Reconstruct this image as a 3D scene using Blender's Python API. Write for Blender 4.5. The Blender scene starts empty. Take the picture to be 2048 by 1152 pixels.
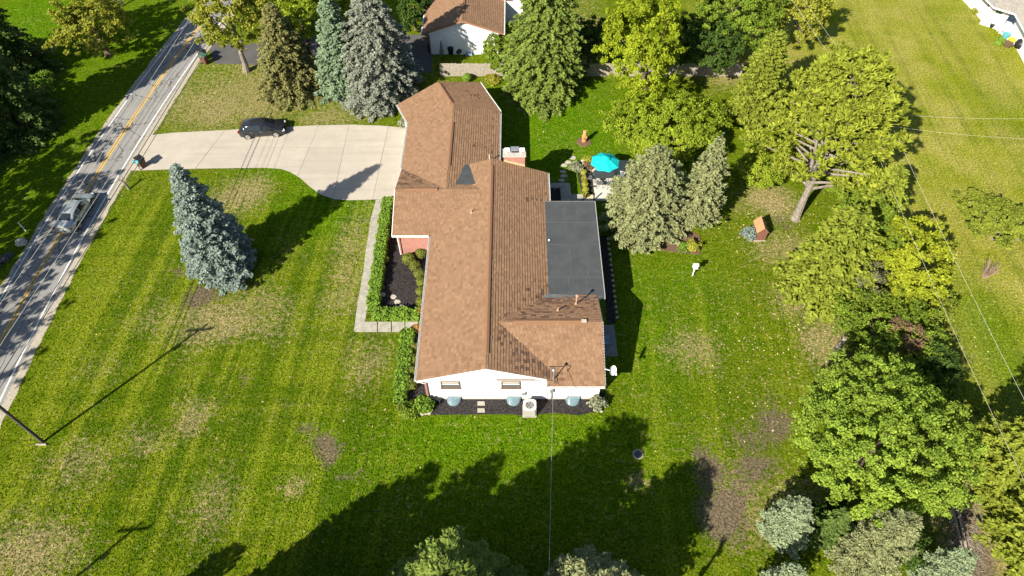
import bpy, math, random
import numpy as np
from mathutils import Vector
R = math.radians
rng = np.random.default_rng(7)
random.seed(7)
scene = bpy.context.scene

# ------------------------------------------------------------------ camera, sky, sun, exposure
CAM_H, PITCH, FPX = 44.0, R(52), 1365.0
cam_d = bpy.data.cameras.new('camera'); cam = bpy.data.objects.new('camera', cam_d)
scene.collection.objects.link(cam); scene.camera = cam
cam_d.sensor_width = 36; cam_d.lens = 36 * FPX / 2048; cam_d.clip_end = 3000
cam.location = (0, 0, CAM_H); cam.rotation_euler = (R(90) - PITCH, 0, 0)

SUN_AZ, SUN_EL = R(41), R(34)            # direction the shadows fall (from +Y towards +X), and elevation
world = bpy.data.worlds.new('World'); scene.world = world; world.use_nodes = True
wn = world.node_tree.nodes; wl = world.node_tree.links
sky = wn.new('ShaderNodeTexSky'); sky.sky_type = 'NISHITA'; sky.sun_disc = False
sky.sun_elevation = SUN_EL; sky.sun_rotation = SUN_AZ + math.pi
sky.air_density = 1.0; sky.dust_density = 0.6; sky.ozone_density = 1.0
wn['Background'].inputs['Strength'].default_value = 0.062
wl.new(sky.outputs[0], wn['Background'].inputs['Color'])
sun_d = bpy.data.lights.new('sun', 'SUN'); sun = bpy.data.objects.new('sun', sun_d); scene.collection.objects.link(sun)
sun_d.energy = 5.0; sun_d.angle = R(0.53); sun_d.color = (1.0, 0.93, 0.80)
sd = Vector((math.sin(SUN_AZ) * math.cos(SUN_EL), math.cos(SUN_AZ) * math.cos(SUN_EL), -math.sin(SUN_EL)))
sun.rotation_euler = sd.to_track_quat('-Z', 'Y').to_euler()
sun.location = (-60, -60, 80)
vs = scene.view_settings
vs.view_transform = 'Standard'; vs.look = 'None'; vs.exposure = 1.25; vs.gamma = 1.0; vs.use_curve_mapping = False

# ------------------------------------------------------------------ survey: the place's plan read off the photograph (2048 px wide)
def ray(x, y):
    u = (x - 1024) / FPX; v = (576 - y) / FPX
    return np.array([u, math.cos(PITCH) + v * math.sin(PITCH), -math.sin(PITCH) + v * math.cos(PITCH)])
def G(x, y, z=0.0):
    d = ray(x, y); t = (z - CAM_H) / d[2]
    return np.array([d[0] * t, d[1] * t, z])
def tall(px, py, ty):                    # height of a vertical thing standing at (px,py) whose top shows at row ty
    g = G(px, py); d = ray(px, ty); return CAM_H + g[1] / d[1] * d[2]
def wid(px, py, w, z=0.0):               # metres spanned by w pixels there
    d = ray(px, py); return w / FPX * (CAM_H - z) / -d[2]

# ------------------------------------------------------------------ materials
def newmat(name):
    m = bpy.data.materials.new(name); m.use_nodes = True
    nt = m.node_tree; b = nt.nodes['Principled BSDF']
    return m, nt, b
def nd(nt, typ, **kw):
    n = nt.nodes.new(typ)
    for k, v in kw.items(): setattr(n, k, v)
    return n
def mixc(nt, fac, a, b, blend='MIX'):
    n = nt.nodes.new('ShaderNodeMix'); n.data_type = 'RGBA'; n.blend_type = blend
    for i, v in ((0, fac), (6, a), (7, b)):
        if hasattr(v, 'links'): nt.links.new(v, n.inputs[i])
        elif isinstance(v, (tuple, list)): n.inputs[i].default_value = (*v[:3], 1)
        else: n.inputs[i].default_value = v
    return n.outputs[2]
def noise(nt, scale, detail=4, rough=.6, vec=None, dist=0):
    n = nt.nodes.new('ShaderNodeTexNoise'); n.inputs['Scale'].default_value = scale
    n.inputs['Detail'].default_value = detail; n.inputs['Roughness'].default_value = rough; n.inputs['Distortion'].default_value = dist
    if vec is not None: nt.links.new(vec, n.inputs['Vector'])
    return n.outputs[0]
def ramp(nt, fac, lo, hi, a=0.0, b=1.0):
    n = nt.nodes.new('ShaderNodeMapRange'); n.inputs[1].default_value = lo; n.inputs[2].default_value = hi
    n.inputs[3].default_value = a; n.inputs[4].default_value = b; nt.links.new(fac, n.inputs[0]); return n.outputs[0]
def mth(nt, op, a, b=None):
    n = nt.nodes.new('ShaderNodeMath'); n.operation = op
    for i, v in enumerate((a, b)):
        if v is None: continue
        if hasattr(v, 'links'): nt.links.new(v, n.inputs[i])
        else: n.inputs[i].default_value = v
    return n.outputs[0]
def geopos(nt): return nd(nt, 'ShaderNodeNewGeometry').outputs['Position']
def attr(nt, name):
    n = nd(nt, 'ShaderNodeAttribute', attribute_name=name); return n.outputs['Fac']
def bump(nt, b, h, strength=.4, dist=.03):
    n = nt.nodes.new('ShaderNodeBump'); n.inputs['Strength'].default_value = strength; n.inputs['Distance'].default_value = dist
    nt.links.new(h, n.inputs['Height']); nt.links.new(n.outputs[0], b.inputs['Normal'])
MC = {}
def mat(name, c1, c2=None, scale=3.0, rough=.8, bmp=0.0, metallic=0.0, spec=.3, detail=5, lo=.35, hi=.65):
    if name in MC: return MC[name]
    m, nt, b = newmat(name)
    c2 = c2 or tuple(x * .8 for x in c1)
    p = geopos(nt); f = noise(nt, scale, detail, .65, p)
    nt.links.new(mixc(nt, ramp(nt, f, lo, hi), c1, c2), b.inputs['Base Color'])
    b.inputs['Roughness'].default_value = rough; b.inputs['Metallic'].default_value = metallic
    b.inputs['Specular IOR Level'].default_value = spec
    if bmp: bump(nt, b, noise(nt, scale * 4, 3, .6, p), bmp)
    MC[name] = m; return m
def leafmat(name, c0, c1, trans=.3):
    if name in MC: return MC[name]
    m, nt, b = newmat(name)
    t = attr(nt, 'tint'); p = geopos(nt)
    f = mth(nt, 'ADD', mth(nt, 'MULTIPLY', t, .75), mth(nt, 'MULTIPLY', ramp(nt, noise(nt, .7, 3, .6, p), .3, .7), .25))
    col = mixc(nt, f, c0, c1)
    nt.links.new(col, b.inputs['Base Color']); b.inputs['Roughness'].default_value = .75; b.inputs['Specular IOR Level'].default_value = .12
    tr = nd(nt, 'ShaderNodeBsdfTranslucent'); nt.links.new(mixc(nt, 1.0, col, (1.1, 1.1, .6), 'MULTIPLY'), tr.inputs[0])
    ms = nd(nt, 'ShaderNodeMixShader'); ms.inputs[0].default_value = trans
    nt.links.new(b.outputs[0], ms.inputs[1]); nt.links.new(tr.outputs[0], ms.inputs[2])
    nt.links.new(ms.outputs[0], nt.nodes['Material Output'].inputs[0])
    MC[name] = m; return m

# ------------------------------------------------------------------ mesh helpers
def wloc(o):
    v = Vector((0, 0, 0))
    while o is not None: v += o.location; o = o.parent
    return v
class B:
    def __init__(s): s.v = []; s.f = []; s.t = []
    def add(s, vs, fs, tint=None):
        n = len(s.v); s.v += [tuple(map(float, p)) for p in vs]; s.f += [tuple(i + n for i in q) for q in fs]
        s.t += [0.5 if tint is None else tint] * len(fs); return s
    def box(s, x0, x1, y0, y1, z0, z1, tint=None):
        return s.add([(x0,y0,z0),(x1,y0,z0),(x1,y1,z0),(x0,y1,z0),(x0,y0,z1),(x1,y0,z1),(x1,y1,z1),(x0,y1,z1)],
                     [(3,2,1,0),(4,5,6,7),(0,1,5,4),(1,2,6,5),(2,3,7,6),(3,0,4,7)], tint)
    def obox(s, c, ax, ay, az, hx, hy, hz):
        c, ax, ay, az = [np.array(q, float) for q in (c, ax, ay, az)]
        P = [c + i*hx*ax + j*hy*ay + k*hz*az for k in (-1,1) for (i,j) in ((-1,-1),(1,-1),(1,1),(-1,1))]
        return s.add(P, [(3,2,1,0),(4,5,6,7),(0,1,5,4),(1,2,6,5),(2,3,7,6),(3,0,4,7)])
    def prism(s, poly, z0, z1, tint=None, taper=0):
        n = len(poly); c = np.mean(np.array([q[:2] for q in poly]), axis=0)
        top = [((1-taper)*q[0]+taper*c[0], (1-taper)*q[1]+taper*c[1], z1) for q in poly]
        vs = [(q[0], q[1], z0) for q in poly] + top
        a = sum(poly[i][0]*poly[(i+1)%n][1]-poly[(i+1)%n][0]*poly[i][1] for i in range(n))
        fs = [tuple(range(n, 2*n)), tuple(range(n-1, -1, -1))] + [(i, (i+1)%n, n+(i+1)%n, n+i) for i in range(n)]
        if a < 0: fs = [tuple(reversed(f)) for f in fs]
        return s.add(vs, fs, tint)
    def tube(s, pts, rad, seg=8, caps=True):
        pts = [np.array(p, float) for p in pts]; n = len(pts)
        if not hasattr(rad, '__len__'): rad = [rad]*n
        vs = []; fs = []
        for i, p in enumerate(pts):
            d = pts[min(i+1, n-1)] - pts[max(i-1, 0)]; d /= (np.linalg.norm(d) + 1e-9)
            a = np.array([1,0,0]) if abs(d[0]) < .8 else np.array([0,1,0])
            u = np.cross(d, a); u /= np.linalg.norm(u); w = np.cross(d, u)
            for k in range(seg):
                t = 2*math.pi*k/seg; vs.append(p + rad[i]*(math.cos(t)*u + math.sin(t)*w))
        for i in range(n-1):
            for k in range(seg):
                a = i*seg+k; b = i*seg+(k+1)%seg; fs.append((a, b, b+seg, a+seg))
        if caps: fs.append(tuple(range(seg-1,-1,-1))); fs.append(tuple(range((n-1)*seg, n*seg)))
        return s.add(vs, fs)
    def lathe(s, c, prof, seg=16, sx=1, sy=1):
        vs = []; fs = []
        for r, z in prof:
            for k in range(seg):
                t = 2*math.pi*k/seg; vs.append((c[0]+sx*r*math.cos(t), c[1]+sy*r*math.sin(t), c[2]+z))
        m = len(prof)
        for i in range(m-1):
            for k in range(seg):
                a = i*seg+k; b = i*seg+(k+1)%seg; fs.append((a, b, b+seg, a+seg))
        fs.append(tuple(range(seg-1,-1,-1))); fs.append(tuple(range((m-1)*seg, m*seg)))
        return s.add(vs, fs)
    def rock(s, c, rx, ry, rz, seed=0, seg=7):
        r = np.random.default_rng(seed+11); prof = [(.75,0),(1,.3),(.85,.75),(.4,1)]; vs=[]; fs=[]
        for q, z in prof:
            for k in range(seg):
                t = 2*math.pi*k/seg; j = r.uniform(.8,1.15)
                vs.append((c[0]+rx*q*j*math.cos(t), c[1]+ry*q*j*math.sin(t), c[2]+rz*z*r.uniform(.88,1.1)))
        for i in range(3):
            for k in range(seg): a=i*seg+k; b=i*seg+(k+1)%seg; fs.append((a,b,b+seg,a+seg))
        fs.append(tuple(range(3*seg,4*seg))); return s.add(vs, fs)
def obj(name, b, m, parent=None, world=True, smooth=False, kind=None):
    me = bpy.data.meshes.new(name)
    off = wloc(parent) if (parent is not None and world) else Vector((0,0,0))
    me.from_pydata([(p[0]-off[0], p[1]-off[1], p[2]-off[2]) for p in b.v], [], b.f)
    at = me.attributes.new('tint', 'FLOAT', 'FACE'); at.data.foreach_set('value', b.t)
    if smooth: me.polygons.foreach_set('use_smooth', [True]*len(me.polygons))
    me.materials.append(m); me.update()
    o = bpy.data.objects.new(name, me); scene.collection.objects.link(o); o.parent = parent
    if kind: o['kind'] = kind
    return o
def tag(o, label, cat, group=None):
    o['label'] = label; o['category'] = cat
    if group: o['group'] = group
    return o
def thing(name, label, cat, loc, rz=0, group=None):
    o = bpy.data.objects.new(name, None); scene.collection.objects.link(o)
    o.location = [float(x) for x in loc]; o.rotation_euler = (0, 0, rz); o.empty_display_size = .3
    return tag(o, label, cat, group)
def struct(name, b, m, label=None):
    o = obj(name, b, m); o['kind'] = 'structure'
    if label: o['label'] = label
    return o
def carve(poly, clip):                   # Sutherland-Hodgman, clip = convex CCW
    out = [tuple(p[:2]) for p in poly]
    for i in range(len(clip)):
        a = clip[i]; b = clip[(i+1) % len(clip)]; inp = out; out = []
        if not inp: return []
        side = lambda p: (b[0]-a[0])*(p[1]-a[1]) - (b[1]-a[1])*(p[0]-a[0])
        for j in range(len(inp)):
            p = inp[j]; q = inp[j-1]; sp, sq = side(p), side(q)
            if (sp >= 0) != (sq >= 0):
                t = sq/(sq-sp); out.append((q[0]+t*(p[0]-q[0]), q[1]+t*(p[1]-q[1])))
            if sp >= 0: out.append(p)
    return out
def parea(p): return .5*sum(p[i][0]*p[(i+1)%len(p)][1]-p[(i+1)%len(p)][0]*p[i][1] for i in range(len(p)))
def cards(name, C, U, V, tint, m, parent=None, kind=None, off=(0,0,0)):
    """many small leaf faces: centres C, half-edge vectors U and V (n,3)"""
    n = len(C); C = C - np.array(off)
    P = np.empty((n, 4, 3)); P[:,0] = C-U*.9; P[:,1] = C+V-U*.1; P[:,2] = C+U; P[:,3] = C-V-U*.1
    me = bpy.data.meshes.new(name); me.vertices.add(4*n); me.loops.add(4*n); me.polygons.add(n)
    me.vertices.foreach_set('co', P.reshape(-1)); me.loops.foreach_set('vertex_index', np.arange(4*n, dtype=np.int32))
    me.polygons.foreach_set('loop_start', np.arange(0, 4*n, 4, dtype=np.int32))
    me.update(calc_edges=True)
    at = me.attributes.new('tint', 'FLOAT', 'FACE'); at.data.foreach_set('value', np.ascontiguousarray(tint, dtype=np.float32))
    me.materials.append(m)
    o = bpy.data.objects.new(name, me); scene.collection.objects.link(o); o.parent = parent
    if kind: o['kind'] = kind
    return o
def unit(a): return a / (np.linalg.norm(a, axis=-1, keepdims=True) + 1e-9)
def rdir(n): return unit(rng.normal(size=(n, 3)))

# ------------------------------------------------------------------ common materials
M_bark = mat('bark', (.16,.115,.08), (.07,.05,.035), 6, .9, .6)
M_barkpale = mat('bark_pale', (.27,.235,.195), (.11,.09,.072), 7, .9, 1.0)
M_white = mat('white_paint', (.80,.80,.79), (.76,.76,.75), 2, .5)
M_gutter = mat('gutter_paint', (.72,.71,.68), (.6,.58,.55), 4, .4)
def concmat():
    m, nt, b = newmat('concrete'); p = geopos(nt)
    g = mixc(nt, ramp(nt, noise(nt, .8, 6, .65, p), .3, .7), (.43,.385,.315), (.355,.32,.262))
    sx = nd(nt, 'ShaderNodeSeparateXYZ'); nt.links.new(p, sx.inputs[0]); c = nd(nt, 'ShaderNodeCombineXYZ')
    nt.links.new(mth(nt, 'MULTIPLY', sx.outputs[0], .12), c.inputs[0]); nt.links.new(mth(nt, 'MULTIPLY', sx.outputs[1], 1.6), c.inputs[1])
    g = mixc(nt, ramp(nt, noise(nt, 1, 4, .6, c.outputs[0]), .5, .75, 0, .35), g, (.21,.19,.16))
    g = mixc(nt, ramp(nt, noise(nt, 2.7, 5, .7, p), .62, .78, 0, .5), g, (.17,.15,.125))
    g = mixc(nt, ramp(nt, noise(nt, 14, 3, .7, p), .3, .7, 0, .25), g, (.24,.21,.175))
    g = mixc(nt, mth(nt, 'MULTIPLY', attr(nt, 'tint'), .45), g, (.30,.265,.215))
    nt.links.new(g, b.inputs['Base Color']); b.inputs['Roughness'].default_value = .9; bump(nt, b, noise(nt, 20, 2, .6, p), .15, .01); return m
M_conc = concmat()
M_conc2 = mat('old_concrete', (.36,.335,.28), (.25,.23,.19), 2.2, .9, .3)
M_mulch = mat('dark_mulch', (.040,.034,.033), (.010,.008,.008), 9, .95, 1.0, lo=.42, hi=.58)
M_mulchb = mat('bark_mulch', (.17,.10,.06), (.09,.055,.035), 12, .95, .9)
M_black = mat('black_plastic', (.02,.02,.021), (.014,.014,.015), 5, .45)
M_metal = mat('galvanised_metal', (.55,.56,.57), (.42,.43,.44), 5, .4, metallic=.7)
M_dark = mat('dark_metal', (.05,.05,.055), (.03,.03,.033), 5, .5, metallic=.3)
M_stone = mat('limestone', (.45,.40,.33), (.28,.25,.21), 6, .9, .5)
M_wood = mat('weathered_wood', (.33,.28,.22), (.2,.17,.135), 7, .85, .4)
M_pole = mat('pole_wood', (.10,.09,.075), (.055,.05,.045), 8, .9, .4)
M_wire = mat('wire_pale', (.62,.60,.50), (.55,.53,.45), 2, .6)
M_wired = mat('wire_dark', (.07,.07,.07), (.05,.05,.05), 2, .6)

def brickmat():
    m, nt, b = newmat('red_brick'); p = geopos(nt)
    s = nd(nt, 'ShaderNodeSeparateXYZ'); nt.links.new(p, s.inputs[0]); c = nd(nt, 'ShaderNodeCombineXYZ')
    nt.links.new(mth(nt, 'ADD', s.outputs[0], s.outputs[1]), c.inputs[0]); nt.links.new(s.outputs[2], c.inputs[1])
    t = nd(nt, 'ShaderNodeTexBrick'); nt.links.new(c.outputs[0], t.inputs[0]); t.inputs['Scale'].default_value = 1
    t.inputs['Brick Width'].default_value = .22; t.inputs['Row Height'].default_value = .08; t.inputs['Mortar Size'].default_value = .008
    t.inputs['Color1'].default_value = (.36,.10,.06,1); t.inputs['Color2'].default_value = (.22,.06,.045,1); t.inputs['Mortar'].default_value = (.42,.33,.28,1)
    nt.links.new(t.outputs[0], b.inputs['Base Color']); b.inputs['Roughness'].default_value = .85
    bump(nt, b, mth(nt, 'SUBTRACT', 1.0, t.outputs['Fac']), .6, .01); return m
M_brick = brickmat()
def shinglemat(name, c0, c1, stain):
    m, nt, b = newmat(name); p = geopos(nt); t = attr(nt, 'tint')
    tt = ramp(nt, t, 0, 1)
    col = mixc(nt, tt, c0, c1)
    col = mixc(nt, mth(nt, 'MULTIPLY', ramp(nt, noise(nt, 40, 2, .6, p), .3, .75), .35), col, tuple(x*.55 for x in c0))
    col = mixc(nt, mth(nt, 'MULTIPLY', ramp(nt, noise(nt, .55, 5, .6, p), .45, .75), .12), col, tuple(x*1.2 for x in c1))
    col = mixc(nt, ramp(nt, t, 1.5, 2.5), col, stain)
    nt.links.new(col, b.inputs['Base Color']); b.inputs['Roughness'].default_value = .95; b.inputs['Specular IOR Level'].default_value = .1
    bump(nt, b, noise(nt, 60, 2, .6, p), .3, .01); return m
M_shingle = shinglemat('brown_shingle', (.198,.116,.066), (.292,.178,.106), (.085,.05,.036))
M_shinglegrey = shinglemat('grey_shingle', (.27,.25,.22), (.36,.33,.29), (.12,.11,.1))

# ------------------------------------------------------------------ ground
def RX(y):                               # centre line of the gently curving road
    yc = np.clip(y, 18, 92)-50; sl = .0616+2*.001953*yc
    return -38.94 + .0616*yc + .001953*yc*yc + (y-50-yc)*sl
DRIVE_TOP = [(258,336),(301,271),(348,266),(430,262),(520,257),(620,252),(700,250),(760,252),(812,256)]
DRIVE_BOT = [(805,398),(760,399),(700,401),(668,399),(640,389),(618,372),(600,356),(580,344),(560,338),(530,336),(440,337),(340,339),(290,341),(254,342)]
BEDS = dict(front=[(783,400),(768,440),(756,520),(745,600),(740,640),(838,640),(862,560),(872,500),(872,400)], south=[(832,664),(812,668),(800,760),(795,822),(812,832),(866,830),(1020,829),(1050,832),(1110,826),(1160,831),(1190,824),(1212,812),(1212,786),(870,786)],
    spruce=[(1222,470),(1250,492),(1300,498),(1350,505),(1400,510),(1405,495),(1400,470),(1330,440)], rear=[(1199,470),(1212,470),(1226,560),(1232,648),(1215,650)], patio=[(1150,330),(1180,318),(1190,392),(1166,395)], patio2=[(1095,366),(1142,366),(1146,388),(1190,388),(1190,320),(1262,320),(1262,404),(1095,404)], landing=[(1205,648),(1232,648),(1238,716),(1205,716)], walk=[(772,396),(752,398),(706,665),(836,665),(836,643),(732,643)], ring=[(1155,276),(1180,276),(1180,290),(1155,290)])
def inside(poly, X, Y):
    P = [G(*q)[:2] for q in poly]; r_ = np.zeros(len(X), bool)
    for i in range(len(P)):
        (x1,y1),(x2,y2) = P[i], P[i-1]; c = ((y1 > Y) != (y2 > Y)) & (X < (x2-x1)*(Y-y1)/((y2-y1) or 1e-9)+x1); r_ ^= c
    return r_
def lawn():
    xs = np.concatenate([[-900,-300,-120], np.arange(-78, 78, .6), [120,300,900]])
    ys = np.concatenate([[-900,-300,-60,-20], np.arange(-4, 96, .6), [130,300,1200]])
    X, Y = np.meshgrid(xs, ys); nx, ny = len(xs), len(ys)
    co = np.stack([X.ravel(), Y.ravel(), np.zeros(X.size)], 1)
    i = np.arange(nx*ny).reshape(ny, nx)
    F = np.stack([i[:-1,:-1], i[:-1,1:], i[1:,1:], i[1:,:-1]], -1).reshape(-1, 4)
    me = bpy.data.meshes.new('lawn'); me.vertices.add(len(co)); me.loops.add(F.size); me.polygons.add(len(F))
    me.vertices.foreach_set('co', co.ravel()); me.loops.foreach_set('vertex_index', F.ravel().astype(np.int32))
    me.polygons.foreach_set('loop_start', np.arange(0, F.size, 4, dtype=np.int32)); me.update(calc_edges=True)
    x, y = co[:,0], co[:,1]
    wx_ = sum(np.sin(x*f*c_+y*f*s_+p_)*a_ for f, a_, c_, s_, p_ in [(1.1,.5,.8,.6,0),(2.3,.32,-.5,.87,1),(4.1,.2,.3,.95,2),(6.7,.12,.9,-.4,3)])
    wy_ = sum(np.sin(x*f*c_+y*f*s_+p_)*a_ for f, a_, c_, s_, p_ in [(1.3,.5,-.7,.7,4),(2.1,.32,.9,.3,5),(3.7,.2,.1,-.99,6),(7.3,.12,-.6,.8,7)])
    def spots(L):
        a = np.zeros(len(co))
        for px, py, rx, ry, k in L:
            c = G(px, py); wx = abs(G(px+rx, py)[0]-c[0]); wy = abs(G(px, py-ry)[1]-c[1])
            a = np.maximum(a, k*np.clip(1.35 - np.hypot((x+.55*wx_-c[0])/wx, (y+.55*wy_-c[1])/wy)*.9, 0, 1))
        return a
    dry = spots([(385,835,42,40,.75),(478,390,62,36,.8),(580,965,34,22,.7),(700,520,45,110,.55),(50,1110,110,80,.8),(1385,700,60,45,.6),
        (1535,400,60,36,.95),(1650,600,95,40,.95),(1655,690,50,55,.8),(1760,610,50,40,.8),(440,640,130,45,.75),(520,600,80,30,.6),(735,735,45,60,.5),
        (300,880,60,26,.5),(150,930,90,50,.4),(420,1000,60,70,.4),(1480,1010,70,80,.6),(460,200,150,60,.75),(650,235,110,22,.6),(1560,130,60,30,.5),(620,150,200,90,.6),
        (1150,60,70,60,.55),(1720,740,60,40,.4),(1450,150,60,30,.7),(1925,1040,60,140,1.0),(1280,960,28,20,.7),(880,500,50,180,.4),(200,740,50,40,.35),(1560,500,80,40,.6),(1600,1000,50,50,.7)])
    soil = spots([(1415,940,46,46,.85),(1445,1030,56,70,.95),(1515,935,52,46,.75),(1550,850,62,52,.75),(1500,880,48,40,.6),(1480,980,50,40,.6),(1560,800,50,30,.45),(1360,700,70,26,.4),(640,880,50,30,.5),(660,900,24,34,1.0),(705,955,30,14,.7),(610,862,34,16,.7),
        (405,590,52,30,.85),(350,548,20,16,.8),(1612,592,34,22,1.0),(1660,595,40,18,.8),(490,750,24,30,.55),(560,800,40,12,.45),(30,265,40,40,.9),(1690,690,26,50,.6),(1390,745,50,20,.35),
        (1560,440,34,30,.55),(1935,1080,40,120,.9),(60,165,70,60,.6)])
    lush = spots([(1000,880,330,60,.9),(1130,270,150,140,1.0),(640,420,100,60,1.0),(590,340,120,26,.9),(60,40,90,60,1.3),(1300,660,90,160,.6),(1420,600,60,90,.4),(200,100,200,130,.6),(100,350,130,160,.6),
        (1990,700,90,160,.9),(2030,240,60,90,.5),(1900,20,80,60,.35),(940,960,420,90,.6),(1370,560,60,40,.6)])
    line = (x - 31 - (y-20)*.10); field = np.clip(line/5 + .5, 0, 1) * np.clip((y-6)/6, 0, 1)
    fld2 = np.clip((y-60)/8, 0, 1)*np.clip((x-20)/4, 0, 1); field = np.maximum(field, fld2)
    stripe = np.clip((-6 - x)/4, 0, 1)*np.clip((x+36)/2, 0, 1)*np.clip((48-y)/3, 0, 1)
    stripe = np.maximum(stripe, .55*np.clip((x-7)/3, 0, 1)*np.clip((26-x)/4, 0, 1)*np.clip((36-y)/3, 0, 1))
    stripe = np.maximum(stripe, .4*field)
    for n, a in (('dry',dry),('soil',soil),('lush',lush),('field',field),('stripe',stripe)):
        t = me.attributes.new(n, 'FLOAT', 'POINT'); t.data.foreach_set('value', a.astype(np.float32))
    m, nt, b = newmat('lawn_grass'); p = geopos(nt)
    n1 = noise(nt, .22, 5, .6, p); n2 = noise(nt, 1.3, 5, .65, p); n3 = noise(nt, 6, 4, .75, p); n4 = noise(nt, 2.6, 6, .75, p)
    sx = nd(nt, 'ShaderNodeSeparateXYZ'); nt.links.new(p, sx.inputs[0])
    def band(kx, ky, sh):
        c = nd(nt, 'ShaderNodeCombineXYZ'); nt.links.new(mth(nt, 'MULTIPLY', mth(nt, 'ADD', sx.outputs[0], mth(nt, 'MULTIPLY', sx.outputs[1], sh)), kx), c.inputs[0]); nt.links.new(mth(nt, 'MULTIPLY', sx.outputs[1], ky), c.inputs[1]); return noise(nt, 1, 3, .6, c.outputs[0])
    st = mth(nt, 'ADD', ramp(nt, band(.95, .02, -.07), .36, .64, -.75, .75), mth(nt, 'ADD', ramp(nt, band(.03, .8, 0), .36, .64, -.3, .3), ramp(nt, band(2.7, .015, -.07), .52, .68, 0, -.55)))
    st = mth(nt, 'MULTIPLY', st, attr(nt, 'stripe'))
    g = mixc(nt, ramp(nt, n2, .3, .7), (.060,.106,.003), (.124,.156,.007))
    g = mixc(nt, ramp(nt, attr(nt, 'lush'), 0, 1), g, mixc(nt, ramp(nt, n2, .3, .7), (.048,.122,.002), (.098,.172,.004)))
    g = mixc(nt, mth(nt, 'MULTIPLY', attr(nt, 'field'), mth(nt, 'SUBTRACT', 1.0, mth(nt, 'MULTIPLY', attr(nt, 'lush'), .75))), g, mixc(nt, ramp(nt, n1, .35, .65), (.172,.195,.014), (.275,.255,.055)))
    g = mixc(nt, ramp(nt, st, 0, .6, 0, .48), g, (.195,.228,.016)); g = mixc(nt, ramp(nt, st, 0, -.6, 0, .52), g, (.036,.080,.003))
    # straw flecks everywhere, thicker where the lawn is dry
    d = mth(nt, 'ADD', mth(nt, 'MULTIPLY', attr(nt, 'dry'), .34), mth(nt, 'ADD', mth(nt, 'MULTIPLY', n4, 1.25), mth(nt, 'MULTIPLY', n1, .35)))
    g = mixc(nt, ramp(nt, d, .86, 1.14, 0, .85), g, mixc(nt, n3, (.20,.155,.065), (.38,.30,.16)))
    s_ = mth(nt, 'ADD', mth(nt, 'MULTIPLY', attr(nt, 'soil'), .66), mth(nt, 'MULTIPLY', n4, 1.0))
    g = mixc(nt, ramp(nt, s_, .76, .98, 0, .85), g, mixc(nt, n3, (.085,.06,.045), (.17,.125,.09)))
    # blade-level grain
    gr = ramp(nt, n3, .32, .68, .3, 1.8)
    g = mixc(nt, 1.0, g, gr, 'MULTIPLY')
    nt.links.new(g, b.inputs['Base Color']); b.inputs['Roughness'].default_value = .95; b.inputs['Specular IOR Level'].default_value = .0
    bump(nt, b, mth(nt, 'ADD', n3, mth(nt, 'MULTIPLY', noise(nt, 16, 2, .7, p), .7)), 1.0, .10)
    me.materials.append(m)
    o = bpy.data.objects.new('lawn', me); scene.collection.objects.link(o); o['kind'] = 'structure'
    # blades: real tufts over the ground in view, sharing the lawn's colours and wear
    Gd = {n: a.reshape(ny, nx)[4:-3, 3:-3] for n, a in (('dry',dry),('soil',soil),('lush',lush),('field',field),('stripe',stripe))}
    n = 205000; px = rng.uniform(-40, 2088, n*2); py = rng.uniform(-30, 1180, n*2); 
    C = np.array([G(a, b_) for a, b_ in zip(px[:2], py[:2])])
    u = (px-1024)/FPX; v = (576-py)/FPX; dz = -math.sin(PITCH)+v*math.cos(PITCH); tt = -CAM_H/dz
    C = np.stack([u*tt, (math.cos(PITCH)+v*math.sin(PITCH))*tt, np.zeros(len(u))], 1)[:n]
    x_, y_ = C[:,0], C[:,1]
    rc = RX(y_)
    k = ((x_-rc > 3.0) | (x_-rc < -2.35)) & ~((x_>-9.6)&(x_<2.6)&(y_>24.2)&(y_<58)) & ~((x_>2)&(x_<6.6)&(y_>24.2)&(y_<41)) & ~((x_>-35)&(x_<-9)&(y_>64)&(y_<71)) & (x_>-77) & (x_<77)
    for pl in [DRIVE_TOP+DRIVE_BOT]+list(BEDS.values()): k &= ~inside(pl, x_, y_)
    C = C[k]; x_, y_ = C[:,0], C[:,1]
    ix = np.clip(((x_+78)/.6).astype(int), 0, Gd['dry'].shape[1]-1); iy = np.clip(((y_+4)/.6).astype(int), 0, Gd['dry'].shape[0]-1)
    so = Gd['soil'][iy, ix]; k = so + rng.uniform(-.2,.2,len(so)) < .55; C, ix, iy = C[k], ix[k], iy[k]; N = len(C)
    hh = rng.uniform(.025,.06,N)*(1+.5*Gd['lush'][iy,ix]); a = rng.uniform(0,6.283,N); ln = rng.uniform(.5,1.8,N)
    U = np.stack([np.cos(a)*ln, np.sin(a)*ln, np.ones(N)],1)*(hh*.6)[:,None]; V = np.stack([-np.sin(a), np.cos(a), rng.normal(0,.3,N)],1)*rng.uniform(.025,.06,N)[:,None]
    C[:,2] = hh*.5
    gb_ = cards('grass_blades', C, U, V, rng.uniform(0,1,N), m); gb_['kind'] = 'stuff'; gb_['label'] = 'short lawn grass in tufts around the house'
    for nme, a in Gd.items():
        t = gb_.data.attributes.new(nme, 'FLOAT', 'FACE'); t.data.foreach_set('value', np.ascontiguousarray(a[iy,ix], dtype=np.float32))
lawn()

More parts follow.
